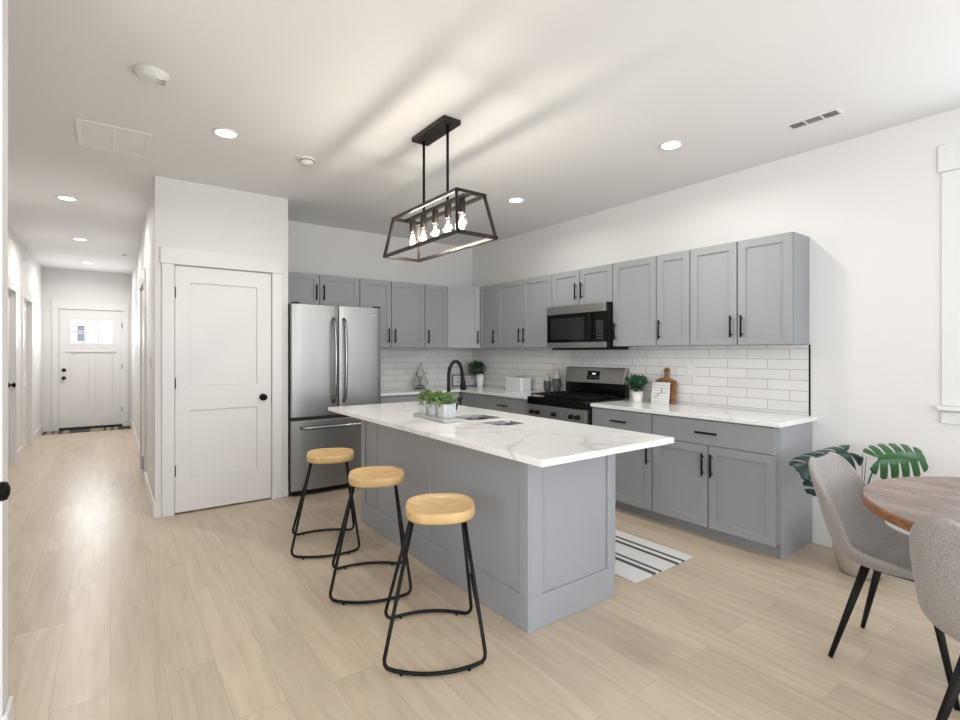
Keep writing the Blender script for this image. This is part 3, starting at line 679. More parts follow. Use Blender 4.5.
# faucet
t = thing('kitchen_faucet', 'matte black gooseneck pull down faucet behind the planter on the island', 'faucet', (1.856, 2.880, CZ))
MB().lathe([(.001,.0005),(.025,.0005),(.025,.008),(.020,.014),(.020,.10),(.016,.108),(.001,.108)], (0,0,0), 20).build('faucet_base', M['blackm'], t)
dx, dy = .18, .09; pts = [(0,0,.09),(0,0,.24)]
for k in range(0, 13):
    a = PI*k/12; u = (1-math.cos(a))/2; pts.append((dx*u*.94, dy*u*.94, .28+.105*math.sin(a)))
pts.append((dx*.97, dy*.97, .255))
MB().tube(pts, .0125, 12).build('gooseneck', M['blackm'], t)
MB().tube([(dx*.965,dy*.965,.272),(dx*.99,dy*.99,.235),(dx,dy,.215),(dx*1.03,dy*1.03,.18)], .0155, 14, r2=.024).build('spray_head', M['blackm'], t)
MB().tube([(.018,-.004,.066),(.055,-.018,.064)], .011, 10).tube([(.048,-.016,.062),(.062,-.019,.10),(.070,-.02,.135)], .006, 10, r2=.010).build('lever', M['blackm'], t)

# ---------------------------------------------------------------- foliage
def leaf_cloud(m, n, c, r, size, rnd, up=0.3, mi=0, droop=0):
    for i in range(n):
        while True:
            v = Vector((rnd.uniform(-1,1), rnd.uniform(-1,1), rnd.uniform(-.7,1)))
            if .25 < v.length < 1: break
        p = Vector(c)+Vector((v.x*r[0], v.y*r[1], v.z*r[2]))
        d = (v.normalized()+Vector((rnd.uniform(-.5,.5), rnd.uniform(-.5,.5), up+rnd.uniform(-.4,.5)))).normalized()
        s = size*rnd.uniform(.7,1.25); side = d.cross(Vector((rnd.uniform(-.3,.3), rnd.uniform(-.3,.3), 1))).normalized(); nrm = side.cross(d)
        a = p; b = p+d*s*.45+side*s*.27+nrm*s*.06; e = p+d*s-nrm*s*.15; g = p+d*s*.45-side*s*.27+nrm*s*.06; k = p+d*s*.5-nrm*s*.03
        va, vb, ve, vg, vk = [m.bm.verts.new(q) for q in (a, b, e, g, k)]
        for f in ((va,vb,vk),(vb,ve,vk),(ve,vg,vk),(vg,va,vk)): m.bm.faces.new(f).material_index = mi
# planter tray
rnd = random.Random(3)
tang = math.radians(-4)
tray = tag(MB().box(-.070, .062, -.225, .225, 0, .022).build('tray', M['tray'], loc=(1.765, 2.885, CZ+.0005), rotz=tang, bevel=.003), 'grey wooden tray on the island holding three plant boxes', 'tray')
for k, (yy, lab) in enumerate(((-.135, 'white square plant box at the near end of the grey tray'), (0, 'white square plant box in the middle of the grey tray'), (.135, 'white square plant box at the far end of the grey tray'))):
    px = 1.765-math.sin(tang)*yy; py = 2.885+math.cos(tang)*yy
    t = thing('potted_plant', lab, 'plant', (px, py, CZ+.0235), tang, 'three leafy plant boxes on the tray')
    a, b = .040, .046
    m = MB()
    for (x0,y0,x1,y1) in ((-1,-1,1,-.86),(-1,.86,1,1),(-1,-.86,-.86,.86),(.86,-.86,1,.86)):
        m.hull8([(x0*a,y0*a,0),(x1*a,y0*a,0),(x1*a,y1*a,0),(x0*a,y1*a,0)], [(x0*b,y0*b,.092),(x1*b,y0*b,.092),(x1*b,y1*b,.092),(x0*b,y1*b,.092)])
    m.box(-.85*a, .85*a, -.85*a, .85*a, .002, .01)
    for s in range(-2, 3): m.box(s*.016-.002, s*.016+.002, -b-.001, -b+.003, .004, .088)
    m.build('pot', M['planter'], t); MB().box(-.037, .037, -.037, .037, .07, .078).build('soil', M['soil'], t)
    m = MB(); leaf_cloud(m, 240, (0,0,.108), (.064,.046,.038), .032, rnd, .2); m.build('foliage', M['leaf'], t)

# ---------------------------------------------------------------- counter decor
def round_pot_plant(loc, r0, r1, h, label, matl, n, cr, size, cz, up=.5, cat='plant', seed=1, leafn='foliage', sprigs=0):
    rnd = random.Random(seed); t = thing('potted_plant', label, cat, loc)
    MB().lathe([(.001,.001),(r0*.9,0),(r0,.006),(r1,h),(r1*.9,h),(r1*.88,h-.01),(.001,h-.012)], (0,0,0), 28).build('pot', M['white'], t)
    m = MB(); leaf_cloud(m, n, ((-.035 if sprigs == 0 else 0),(.02 if sprigs == 0 else 0),cz), cr, size, rnd, up)
    for k in range(sprigs):
        a = 2*PI*k/sprigs+rnd.uniform(-.3,.3); l = rnd.uniform(.7,1.1); tip = Vector((math.cos(a)*cr[0]*1.35*l, math.sin(a)*cr[1]*1.35*l, cz+cr[2]*rnd.uniform(.1,.9)))
        base = Vector((0,0,h-.01)); m.tube([base, base.lerp(tip,.5)+Vector((0,0,.02)), tip], .0016, 5)
        for j in range(9):
            q = base.lerp(tip, .3+.7*j/8)+Vector((0,0,.018*math.sin(PI*j/8))); leaf_cloud(m, 2, q, (.006,.006,.006), size, rnd, up)
    m.build(leafn, matl, t); return t
round_pot_plant((3.815, 2.795, CZ+.0005), .040, .052, .098, 'white round pot of dark green sprigs right of the range', M['leafb'], 200, (.068,.068,.066), .044, .155, .8, seed=4, sprigs=14)
round_pot_plant((3.855, 5.235, CZ+.0005), .040, .058, .165, 'tall white pot of bushy dark leaves in the back corner', M['leafd'], 480, (.100,.100,.078), .042, .235, .35, seed=5, sprigs=0)
# framed word sign
sa = math.radians(-24)
t = thing('framed_sign', 'dark framed white word sign leaning in the back corner behind the faucet', 'sign', (3.766, 5.455, CZ+.001), sa)
W2, Hh = .165, .155
MB().box(-W2, W2, 0, .018, 0, .014).box(-W2, W2, 0, .018, Hh-.014, Hh).box(-W2, -W2+.014, 0, .018, .014, Hh-.014).box(W2-.014, W2, 0, .018, .014, Hh-.014).build('sign_frame', M['signframe'], t)
MB().box(-W2+.014, W2-.014, .008, .016, .014, Hh-.014).build('sign_board', M['sign'], t)
for row, n in ((.095, 5), (.045, 4)):
    for k in range(n):
        x = -.10+k*.046; m = MB(); m.box(x, x+.006, .006, .008, row, row+.030)
        if k % 2 == 0: m.box(x+.006, x+.020, .006, .008, row+.013, row+.018).box(x+.020, x+.026, .006, .008, row, row+.030)
        else: m.box(x+.006, x+.022, .006, .008, row, row+.005).box(x+.006, x+.022, .006, .008, row+.025, row+.030)
        m.build('letter', M['ink'], t)
# glass pear ornament
t = thing('glass_ornament', 'clear glass pear shaped ornament with dark leaves on black base by the tile', 'ornament', (3.085, 5.44, CZ+.0005))
MB().box(-.065, .065, -.03, .03, 0, .012).build('ornament_base', M['blackm'], t, bevel=.003)
prof = [(.001,0),(.030,.004),(.052,.025),(.058,.050),(.050,.078),(.034,.104),(.024,.125),(.018,.140),(.001,.147)]
for x, y in ((-.055,0),(.055,.0)):
    MB().lathe(prof, (0,0,0), 22).build('glass_pear', M['glassd'], t, loc=(x,y,.022))
MB().lathe(prof, (0,0,0), 22).build('glass_pear', M['glassd'], t, loc=(0,0,.135))
m = MB().tube([(0,0,.012),(0,.004,.08),(0,.0,.135)], .006, 8).tube([(0,0,.05),(-.04,0,.035),(-.055,0,.022)], .004, 6).tube([(0,0,.05),(.04,0,.035),(.055,0,.022)], .004, 6)
for x, z in ((-.055,.168),(.055,.168),(0,.280)):
    m.tube([(x,0,z),(x+.006,0,z+.030)], .003, 6)
    m.hull8([(x,-.004,z+.010),(x+.028,-.006,z+.026),(x+.030,.006,z+.026),(x,.004,z+.010)], [(x,-.003,z+.014),(x+.030,-.003,z+.036),(x+.030,.003,z+.036),(x,.003,z+.014)])
m.build('stem', M['blackm'], t)
# bread box
t = thing('bread_box', 'white tin bread box on the counter under the left wall cabinets', 'bread box', (3.835, 4.455, CZ+.0005))
a, b = .085, .150
MB().prism(rrect(-a, a, -b, b, .03), 0, .135).build('box_body', M['tin'], t)
MB().prism(rrect(-a-.005, a+.005, -b-.005, b+.005, .034), .1355, .152).build('lid', M['white'], t, bevel=.004)
MB().tube([(-.0,-.03,.152),(0,-.03,.166),(0,.03,.166),(0,.03,.152)], .003, 8).build('lid_handle', M['chrome'], t)
# vases
def vase(loc, s, label):
    t = thing('vase', label, 'vase', loc, 0, 'two tone vases left of the range')
    p = [(.001,.001),(.026,0),(.034,.03),(.040,.075),(.039,.105),(.034,.128)]
    MB().lathe([(r*s, z*s) for r, z in p], (0,0,0), 12, caps=True).build('vase_body', M['vaseg'], t)
    MB().lathe([(.034*s,.128*s),(.030*s,.150*s),(.021*s,.185*s),(.018*s,.20*s),(.014*s,.20*s),(.014*s,.19*s),(.001,.188*s)], (0,0,0), 12, caps=False).build('vase_neck', M['vasew'], t)
vase((3.865, 4.00, CZ+.0005), 1.08, 'shorter grey and cream vase, farther from the range')
vase((3.870, 3.862, CZ+.0005), 1.32, 'taller grey and cream vase, closest to the range')
# cutting board leaning on tile, with print
t = thing('cutting_board', 'brown wooden paddle cutting board leaning on the tile right of the potted sprigs', 'cutting board', (3.905, 2.585, CZ+.0015), R)
t.rotation_euler = Euler((math.radians(-9), 0, R), 'XYZ')
P = rrect(-.108, .108, 0, .212, .03)
neck = []
m = MB()
out = [(-.105,.0),(.105,0),(.108,.01),(.108,.175),(.098,.200),(.065,.212),(.030,.222),(.020,.235),(.018,.255),(.026,.275),(.027,.292),(.018,.310),(0,.316),(-.018,.310),(-.027,.292),(-.026,.275),(-.018,.255),(-.020,.235),(-.030,.222),(-.065,.212),(-.098,.200),(-.108,.175),(-.108,.01)]
va = [m.bm.verts.new((x,-.009,z)) for x, z in out]; vb = [m.bm.verts.new((x,.009,z)) for x, z in out]
m.bm.faces.new(va); m.bm.faces.new(vb[::-1])
for i in range(len(out)): m.bm.faces.new((va[i-1], va[i], vb[i], vb[i-1]))
m.build('board', M['board'], t, bevel=.002)
MB().lathe([(.001,-.0095),(.007,-.0095),(.007,.0095),(.001,.0095)], (0,0,.285), 12, axis='y').build('hole_shade_plug', M['dark'], t)  # solid dark plug, the hole's shade put into its colour
c = thing('wooden_print', 'small white slatted board with grey script propped against the cutting board', 'decor sign', (3.868, 2.60, CZ+.001), R)
c.rotation_euler = Euler((math.radians(-7), 0, R), 'XYZ')
MB().box(-.088, .088, -.006, .0, 0, .185).build('print_board', M['white'], c, bevel=.001)
m = MB()
for k in range(7): m.box(-.080, .080, -.0066, -.006, .018+k*.023, .0215+k*.023)
m.build('slat_lines', M['tray'], c)
pts = [(-.06,-.008,.055),(-.035,-.008,.050),(-.020,-.008,.075),(-.030,-.008,.085),(-.012,-.008,.080),(.005,-.008,.090),(.015,-.008,.125),(.008,-.008,.135),(.012,-.008,.095),(.025,-.008,.100),(.035,-.008,.092),(.045,-.008,.100)]
MB().tube(pts, .0018, 6).build('script_lettering', M['ink'], c)
# outlets and switches
def plate(loc, rotz, label, kind='outlet', s=1.0):
    t = thing('wall_outlet' if kind == 'outlet' else 'light_switch', label, kind if kind == 'outlet' else 'switch', loc, rotz)
    MB().box(-.036*s, .036*s, -.005, 0, -.058*s, .058*s).build('cover_plate', M['plastic'], t, bevel=.002)
    if kind == 'outlet':
        for z in (.02, -.02): MB().box(-.016, .016, -.0068, -.005, z-.014, z+.014).build('socket', M['white'], t, bevel=.001)
    else: MB().box(-.013, .013, -.010, -.005, -.03, .03).build('rocker', M['white'], t, bevel=.001)
plate((WX-.0105, 2.37, 1.19), R, 'white outlet plate on the tile right of the cutting board')
plate((PX0-.0003, 5.31, 1.24), R, 'white light switch on the hallway side of the pantry', 'switch')
plate((PX0+.0197, 8.4, .42), R, 'white outlet low on the right hallway wall')

# ---------------------------------------------------------------- refrigerator
FRX, FRY = 1.780, 4.70
t = thing('refrigerator', 'stainless steel french door refrigerator with bottom freezer drawer', 'refrigerator', (FRX, FRY, 0))
W_ = .444
MB().box(-W_+.006, W_-.006, .075, YB-FRY-.03, .035, 1.765).build('fridge_body', mat('fridge_side', (.06,.06,.062), .45), t)
MB().box(-W_+.02, W_-.02, .05, .09, .012, .05).build('base_grille', M['blackm'], t)
for sx in (-.36, .36):
    for yy in (.12, .7): MB().lathe([(.001,0),(.02,0),(.02,.036),(.001,.036)], (sx,yy,.0), 12).build('foot', M['blackm'], t)
def curved(x0, x1, z0, z1, name):
    m = MB(); n = 10; P = []
    for k in range(n+1):
        x = x0+(x1-x0)*k/n; e = abs(x-(x0+x1)/2)/((x1-x0)/2); P.append((x, .010+.012*e**6+.004*e*e))
    return m.prism([(x0,.07)]+P[:0]+[(x, y) for x, y in P]+[(x1,.07)], z0, z1).build(name, M['steel'], t, bevel=.004)
L1 = curved(-W_, -.003, .735, 1.785, 'fridge_door'); R1 = curved(.003, W_, .735, 1.785, 'fridge_door')
Fz = curved(-W_, W_, .055, .700, 'freezer_drawer')
MB().box(-W_+.01, W_-.01, .03, .075, .700, .735).build('gap_shade_strip', M['dark'], t)  # solid dark strip painting the shade between doors and drawer
for par, x in ((L1, -.056), (R1, .046)):
    pts = [(x,.014,.86),(x,-.028,.90)]+[(x,-.036-.022*math.sin(PI*k/10),.93+.66*k/10) for k in range(11)]+[(x,-.028,1.62),(x,.014,1.66)]
    MB().tube(pts, .0165, 12).build('handle', M['chrome'], par)
pts = [(-.36,.014,.635),(-.335,-.028,.635)]+[(-.30+.60*k/10,-.032-.018*math.sin(PI*k/10),.635) for k in range(11)]+[(.335,-.028,.635),(.36,.014,.635)]
MB().tube(pts, .017, 12).build('handle', M['chrome'], Fz)
MB().box(.30, .375, .0055, .0105, 1.70, 1.712).build('badge', M['chrome'], R1)
MB().box(-W_+.01, -W_+.07, .02, .08, 1.7855, 1.80).build('hinge_cover', M['blackm'], t); MB().box(W_-.07, W_-.01, .02, .08, 1.7855, 1.80).build('hinge_cover', M['blackm'], t)

# ---------------------------------------------------------------- gas range (local: x to the near side, front y=0)
RY1, RY0 = 3.748, 2.988; RW = RY1-RY0
t = thing('gas_range', 'stainless steel gas range with black cooktop between the counters', 'range', (3.352, RY1, 0), R)
RD = WX-.012-3.352
MB().box(0, RW, .03, RD-.01, .06, .885).box(.02, RW-.02, .05, RD-.05, 0, .06).build('range_body', M['blackm'], t)
MB().box(.0, RW, -.005, RD-.09, .8855, .902).box(0, RW, -.008, .03, .828, .8855).build('cooktop', M['glossblack'], t, bevel=.004)
MB().hull8([(.0,-.022,.700),(RW,-.022,.700),(RW,.029,.700),(0,.029,.700)], [(0,-.008,.826),(RW,-.008,.826),(RW,.029,.826),(0,.029,.826)]).build('control_panel', M['steel'], t, bevel=.002)
for i, x in enumerate((.085, .165, .385, .605, .685)):
    k = MB().lathe([(.001,.012),(.024,.012),(.024,0),(.019,-.004),(.017,-.030),(.001,-.032)], (x,-.016,.757), 18, axis='y').build('control_knob', M['black'], t)
    MB().box(x-.003, x+.003, -.056, -.047, .742, .776).build('knob_grip', M['black'], k)
od = MB().box(.003, RW-.003, -.022, .029, .215, .690).build('oven_door', M['steel'], t, bevel=.004)
MB().box(.12, RW-.12, -.0235, -.022, .30, .56).build('oven_window', M['glossblack'], od)
m = MB().tube([(.05,-.070,.655),(RW-.05,-.070,.655)], .013, 12)
for x in (.08, RW-.08): m.tube([(x,-.022,.655),(x,-.070,.655)], .009, 10)
m.build('oven_handle', M['chrome'], od)
MB().box(.003, RW-.003, -.018, .029, .065, .205).build('storage_drawer', M['steel'], t, bevel=.004)
bg0 = RD-.088
MB().box(0, RW, bg0+.012, RD-.012, .902, 1.03).build('backguard_base', M['glossblack'], t)
bgp = MB().hull8([(0,bg0-.006,1.03),(RW,bg0-.006,1.03),(RW,RD-.01,1.03),(0,RD-.01,1.03)], [(0,bg0+.03,1.185),(RW,bg0+.03,1.185),(RW,RD-.01,1.185),(0,RD-.01,1.185)]).build('backguard', M['steel'], t, bevel=.006)
def on_guard(x0, x1, z0, z1, th):
    f = lambda z: bg0-.006+.036*(z-1.03)/.155
    return MB().hull8([(x0,f(z0)-th,z0),(x1,f(z0)-th,z0),(x1,f(z0)+.002,z0),(x0,f(z0)+.002,z0)], [(x0,f(z1)-th,z1),(x1,f(z1)-th,z1),(x1,f(z1)+.002,z1),(x0,f(z1)+.002,z1)])
on_guard(.30, .46, 1.065, 1.150, .001).build('clock_panel', M['glossblack'], bgp)
on_guard(.365, .405, 1.115, 1.130, .0016).build('clock_display', M['display'], bgp)
m = MB()
for k in range(5):
    x = .325+k*.027; 
    for z in (1.080, 1.096): 
        f = bg0-.006+.036*(z-1.03)/.155; m.box(x, x+.010, f-.0022, f, z, z+.004)
m.build('clock_buttons', M['grille'], bgp)
for k in range(3):
    x0 = .022+k*(RW-.044)/3; x1 = x0+(RW-.044)/3-.004; m = MB(); y0, y1 = .03, RD-.125; z = .925
    m.bar((x0,y0,z),(x1,y0,z),.011).bar((x0,y1,z),(x1,y1,z),.011).bar((x0+.005,y0,z),(x0+.005,y1,z),.011).bar((x1-.005,y0,z),(x1-.005,y1,z),.011)
    xm = (x0+x1)/2; m.bar((xm,y0,z),(xm,y1,z),.010)
    for y in (y0+(y1-y0)*.27, y0+(y1-y0)*.5, y0+(y1-y0)*.73): m.bar((x0,y,z),(x1,y,z),.010)
    for x in (x0+.006, x1-.006):
        for y in (y0, y1): m.bar((x,y,.9025),(x,y,z),.010)
    m.build('grate', M['blackm'], t)
    for y in (y0+(y1-y0)*.27, y0+(y1-y0)*.73): MB().lathe([(.001,.9025),(.045,.9025),(.042,.912),(.030,.916),(.001,.917)], (xm,y,0), 20).build('burner', M['blackm'], t)

# ---------------------------------------------------------------- microwave
t = thing('microwave', 'over the range microwave with steel bands and black glass door', 'microwave', (3.615, 3.745, 0), R)
MW = 3.745-2.984; MD = WX-.0115-3.615; z0, z1 = 1.378, 1.797
MB().box(.0, MW, .022, MD, z0+.004, z1).build('microwave_body', M['blackm'], t)
dr = MB().box(0, MW-.006, 0, .0215, z0+.055, z1-.085).build('microwave_door', M['glossblack'], t)
MB().box(.002, MW-.008, -.006, .0215, z1-.0845, z1-.002).build('top_band', M['steel'], t, bevel=.003)
MB().box(.002, MW-.008, -.006, .0215, z0+.001, z0+.0545).build('bottom_band', M['steel'], t, bevel=.003)
MB().box(.055, .50, -.0015, 0, z0+.085, z1-.125).build('door_window', mat('mw_window', (.022,.022,.023), .15, spec=0.3), dr)
m = MB()
for i in range(3):
    for j in range(7): m.box(.655+i*.028, .663+i*.028, -.0015, 0, z0+.085+j*.026, z0+.093+j*.026)
m.build('keypad', M['grille'], dr)
MB().tube([(.575,-.004,z0+.07),(.585,-.026,z0+.09),(.585,-.026,z1-.12),(.575,-.004,z1-.10)], .007, 10).build('door_handle', M['blackm'], dr)
MB().box(.02, MW-.012, .05, MD-.015, z0-.016, z0+.003).build('vent_base', M['blackm'], t)

# ---------------------------------------------------------------- rugs
RW_ = .615; fr = lambda a, b: (a*RW_, b*RW_)
rug_m = stripes('striped_cotton', 'X', (.70,.70,.69), (.085,.085,.09), [fr(.275,.335), fr(.385,.425), fr(.67,.725), fr(.785,.83)])
tag(MB().box(0, RW_, 0, 1.15, 0, .007).build('kitchen_rug', rug_m, loc=(2.440, 1.803, .0005), bevel=.002), 'white cotton rug with dark stripes between island and cabinets', 'rug')
mat_m = stripes('hall_mat_weave', 'X', (.30,.27,.22), (.05,.045,.04), [(.0,.05),(.12,.15),(.20,.26),(.34,.62),(.80,.84),(.90,.94),(1.0,1.18)])
tag(MB().box(0, 1.19, 0, .36, 0, .010).build('door_mat', mat_m, loc=(-.895, 10.715, .0005), bevel=.002), 'dark striped mat on the floor at the front door', 'mat')

# ---------------------------------------------------------------- stools
def make_stool():
    t = thing('bar_stool', '', 'stool')
    m = MB(); n = 40; A, Bq = .158, .168; rings = []
    def se(k, s, z, e=2.7):
        a = 2*PI*k/n; c, s_ = math.cos(a), math.sin(a)
        return (s*A*math.copysign(abs(c)**(2/e), c), s*Bq*math.copysign(abs(s_)**(2/e), s_))
    zt = .640
    prof = [(.88,-.050),(.97,-.046),(1.0,-.036),(1.0,-.010),(.985,-.002),(.94,0)]
    for s, dz in prof: rings.append([m.bm.verts.new((*se(k, s, 0), zt+dz)) for k in range(n)])
    for s in (.85,.7,.5,.3,.12):
        ring_ = []
        for k in range(n):
            x, y = se(k, s, 0); d_ = .024*(1-s**2)**.8; sad = .010*(1-(abs(x)/A)**1.5); ring_.append(m.bm.verts.new((x, y, zt-d_-sad*.35*(1-s))))
        rings.append(ring_)
    for a, b in zip(rings, rings[1:]):
        for k in range(n): f = m.bm.faces.new((a[k],a[(k+1)%n],b[(k+1)%n],b[k])); f.smooth = True
    m.bm.faces.new(rings[0][::-1]); m.bm.faces.new(rings[-1])
    m.build('seat', M['seat'], t)
    r = .0085; zb = .014
    for sy, sh in ((-1, 0), (1, -.020)):
        T = [(-.125,sy*.075,.588),(-.240,sy*.196,.055)]; U = [(.105,sy*.075,.588),(.184,sy*.196,.055)]
        pts = [T[0], T[1]]
        for k in range(1, 4): pts.append((-.242+.006*k*k*.6, sy*(.198+.003*k), .055-.041*math.sin(k*PI/6)))
        for k in range(0, 13):
            u = -1+2*k/12; pts.append((u*.172-.028, sy*(.213+.040*(1-u*u)), zb))
        for k in range(3, 0, -1): pts.append((.186-.006*k*k*.6, sy*(.198+.003*k), .055-.041*math.sin(k*PI/6)))
        pts += [U[1], U[0]]
        pts = [(p[0]+(sh if i_ not in (0, len(pts)-1) else 0), p[1], p[2]) for i_, p in enumerate(pts)]
        fr_ = MB().tube(pts, r, 10).build('leg_frame', M['blackm'], t)
        for u in (-.82, .82):
            MB().lathe([(.001,0),(.007,0),(.007,.010),(.001,.010)], (u*.172-.028+sh, sy*(.213+.040*(1-u*u)), 0), 10).build('foot_pad', M['black'], fr_)
    q = lambda z, sy: (.105+.079*(.588-z)/.533, sy*(.075+.121*(.588-z)/.533), z)
    MB().tube([q(.235, 1), q(.20, .35), q(.165,-.3), q(.12,-1)], .006, 8).build('brace', M['blackm'], t)
    MB().bar((-.12,-.075,.586),(.10,-.075,.586),.010).bar((-.12,.075,.586),(.10,.075,.586),.010).build('seat_bracket', M['blackm'], t)
    return t
s0 = make_stool(); g = 'wood seat bar stools along the island'
for i, (x, y, a, lab) in enumerate(((1.226, 1.975, -29.5, 'bar stool nearest the camera with light wood seat and black wire legs'),
                                    (1.243, 2.698, -25, 'middle bar stool of the three beside the island'),
                                    (1.238, 3.440, -20, 'bar stool closest to the refrigerator with light wood seat'))):
    o_ = s0 if i == 0 else copy_tree(s0)
    o_.location = (x, y, 0); o_.rotation_euler.z = math.radians(a); o_['label'] = lab; o_['group'] = g

# ---------------------------------------------------------------- dining table and chairs
t = thing('dining_table', 'round dark wood dining table at the right edge', 'table', (2.735, .155, 0))
m = MB().lathe([(.001,.706),(.610,.706),(.622,.712),(.624,.742),(.618,.750),(.001,.750)], (0,0,0), 96)
for f in m.bm.faces:
    f.smooth = False
    if abs(f.normal.z) < .5 or f.calc_center_median().z < .71: pass
m.bm.normal_update()
for f in m.bm.faces: f.material_index = 0 if (f.calc_center_median().z > .747) else 1
m.build('tabletop', [M['table'], M['tabedge']], t)
MB().lathe([(.001,.0),(.26,.0),(.26,.014),(.05,.03),(.045,.10),(.045,.65),(.10,.70),(.10,.7055),(.001,.7055)], (0,0,0), 32).build('pedestal', M['blackm'], t)
MB().box(-.50, .50, -.02, .02, .685, .7055).box(-.02, .02, -.5, .5, .685, .7055).build('support_bar', M['blackm'], t)

def make_chair():
    t = thing('dining_chair', '', 'chair')
    # profile (y, z) from front edge of the seat to the top of the back; chair faces +y
    prof = [(.225,.440,.175),(.215,.455,.190),(.15,.452,.205),(.05,.440,.212),(-.05,.432,.216),(-.13,.438,.216),(-.185,.462,.210),(-.215,.510,.212),(-.235,.570,.213),(-.252,.640,.212),(-.267,.702,.207),(-.279,.755,.198),(-.287,.793,.183),(-.292,.817,.160),(-.295,.831,.130),(-.297,.839,.090)]
    curl = [.0,.012,.030,.050,.066,.082,.098,.105,.100,.086,.066,.046,.030,.018,.009,.003]
    m = MB(); W = 14; grid = []
    for i, (y, z, hw) in enumerate(prof):
        a = prof[max(0,i-1)]; b = prof[min(len(prof)-1,i+1)]; tv = Vector((0, b[0]-a[0], b[1]-a[1])).normalized(); nv = Vector((0, tv.z, -tv.y))
        if nv.y < 0 and nv.z < 0: nv = -nv
        nv = Vector((0, tv.z, -tv.y)); nv = nv if nv.dot(Vector((0,1,1))) > 0 else -nv
        row = []
        for k in range(W+1):
            u = -1+2*k/W; c = curl[i]*abs(u)**2.6; x = hw*math.sin(u*PI/2*.92)/math.sin(PI/2*.92)
            p = Vector((x, y, z))+nv*c
            row.append(m.bm.verts.new(p))
        grid.append(row)
    for i in range(len(grid)-1):
        for k in range(W): f = m.bm.faces.new((grid[i][k],grid[i][k+1],grid[i+1][k+1],grid[i+1][k])); f.smooth = True
    sh = m.build('seat_shell', M['fabric'], t, smooth=True)
    sd = sh.modifiers.new('solid', 'SOLIDIFY'); sd.thickness = .028; sd.offset = 1
    sb = sh.modifiers.new('sub', 'SUBSURF'); sb.levels = 2; sb.render_levels = 2
    # piping along the rim
    rim = [v.co.copy() for v in ()]
    MB().box(-.09, .09, -.085, .085, .394, .408).build('seat_plate', M['blackm'], t)
    for sx in (-1, 1):
        for sy in (-1, 1):
            MB().tube([(sx*.105,sy*.100,.424),(sx*.200,sy*.205,0.003)], .017, 14, r2=.0095).build('leg', M['blackm'], t)
    return t
c0 = make_chair()
c0.location = (2.738, .655, 0); c0.rotation_euler.z = PI; c0['label'] = 'grey fabric shell chair facing the table with its back toward the cabinets'; c0['group'] = 'grey dining chairs'
c1 = copy_tree(c0); c1.location = (2.275, .238, 0); c1.rotation_euler.z = math.radians(-90-5); c1['label'] = 'foreground grey fabric chair at the lower right corner, back to the camera'

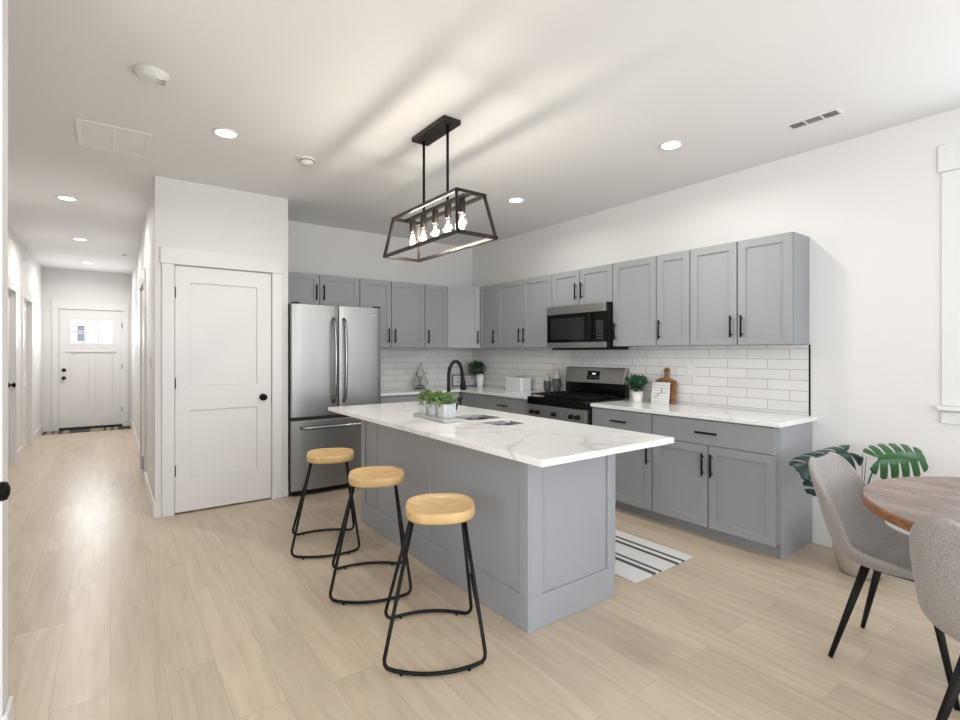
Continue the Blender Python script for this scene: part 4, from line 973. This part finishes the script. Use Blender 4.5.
# ---------------------------------------------------------------- monstera
t = thing('monstera_plant', 'split leaf plant in a round stone pot behind the dining chair', 'plant', (3.655, 1.075, 0))
MB().lathe([(.001,.001),(.095,0),(.115,.02),(.145,.14),(.142,.25),(.130,.255),(.125,.235),(.001,.232)], (0,0,0), 32).build('pot', M['potw'], t)
MB().lathe([(.001,.233),(.122,.234),(.001,.236)], (0,0,0), 24, caps=False).build('soil', M['soil'], t)
def monstera_leaf(parent, base, tip, up, width, material, lobes=6, curve=.05):
    """base/tip of the midrib in local coordinates; up = leaf normal"""
    base, tip, up = Vector(base), Vector(tip), Vector(up).normalized()
    d = tip-base; L = d.length; d.normalize(); side = d.cross(up).normalized(); up = side.cross(d).normalized()
    m = MB()
    def P(t, r, s, fwd=0):
        x = base+d*(t*L+fwd)+side*(s*r)+up*(-curve*(r/width)**2*2-curve*2.2*max(0,t-.3)**2)
        return x
    def wid(t): return width*(max(0.0, 1-((t-.34)/.68)**2))**.55 if t > .34 else width*(1-((.34-t)/.62)**2)**.5
    for s in (-1, 1):
        for i in range(lobes):
            t0 = -.25+1.23*i/lobes; t1 = -.25+1.23*(i+1)/lobes; nr = 6; nt_ = 4; g = .030
            for b in range(nt_):
                for a in range(nr):
                    def q(ai, bi):
                        rf = ai/nr; tt0 = t0; tt1 = t1
                        if rf > .3: k = (rf-.3)/.7; sh = g*.6+.022*k; tt0 += sh; tt1 -= sh
                        tt = tt0+(tt1-tt0)*bi/nt_
                        wd = wid(min(.98, max(-.25, tt))); rr = rf*wd
                        if rf == 1: rr *= 1-.06*abs(2*bi/nt_-1)
                        tin = max(0.0, tt) if rf < .2 else tt
                        return P(tin*(rf) + max(0, tt)*(1-rf), rr, s, .30*rr*rf*(tt+.05))
                    ps = [q(a,b), q(a+1,b), q(a+1,b+1), q(a,b+1)]
                    if (ps[0]-ps[3]).length < 1e-5: ps = ps[:3]
                    try: m.bm.faces.new([m.bm.verts.new(p) for p in ps]).smooth = True
                    except ValueError: pass
    bmesh.ops.remove_doubles(m.bm, verts=m.bm.verts, dist=.0008)
    o = m.build('leaf', material, parent); sd = o.modifiers.new('s', 'SOLIDIFY'); sd.thickness = .0015
    MB().tube([P(0,0,1), P(.5,0,1)+up*.001, P(.95,0,1)+up*.001], .003, 6, r2=.001).build('midrib', material, o)
    return o
fwd = Vector((math.sin(YAW), math.cos(YAW), 0)); rgt = Vector((math.cos(YAW), -math.sin(YAW), 0))
def rel(r, f, z): p = rgt*r+fwd*f; return Vector((p.x, p.y, z))
# leaf positions relative to the pot
LR = monstera_leaf(t, rel(-.055,-.20,.735), rel(.195,-.25,.765), (rel(-.10,-.80,0)+Vector((0,0,.45))), .115, M['mon'])
LL = monstera_leaf(t, rel(-.13,-.06,.745), rel(-.45,-.10,.675), (rel(-.05,-.60,0)+Vector((0,0,.75))), .120, M['mond'])
L3 = monstera_leaf(t, rel(-.20,.0,.66), rel(-.29,-.03,.47), (rel(-.2,-.9,0)+Vector((0,0,.2))), .075, M['mond'])
for a, b, mid_, r_ in (((0,0,.23), rel(-.055,-.20,.735), rel(-.02,-.02,.5), .006), ((0,0,.23), rel(-.13,-.06,.745), rel(-.02,0,.6), .005), ((0,0,.23), rel(-.20,.0,.66), rel(-.04,.02,.5), .005), ((.01,0,.23), rel(.005,0,.72), rel(0,0,.5), .003), ((.01,0.01,.23), rel(.045,.02,.70), rel(.01,0,.5), .003)):
    a, b, c = Vector(a), Vector(b), Vector(mid_)
    pts = [a*(1-u)**2+c*2*u*(1-u)+b*u*u for u in [k/8 for k in range(9)]]
    MB().tube(pts, r_, 8, r2=r_*.6).build('stem', M['mond'], t)
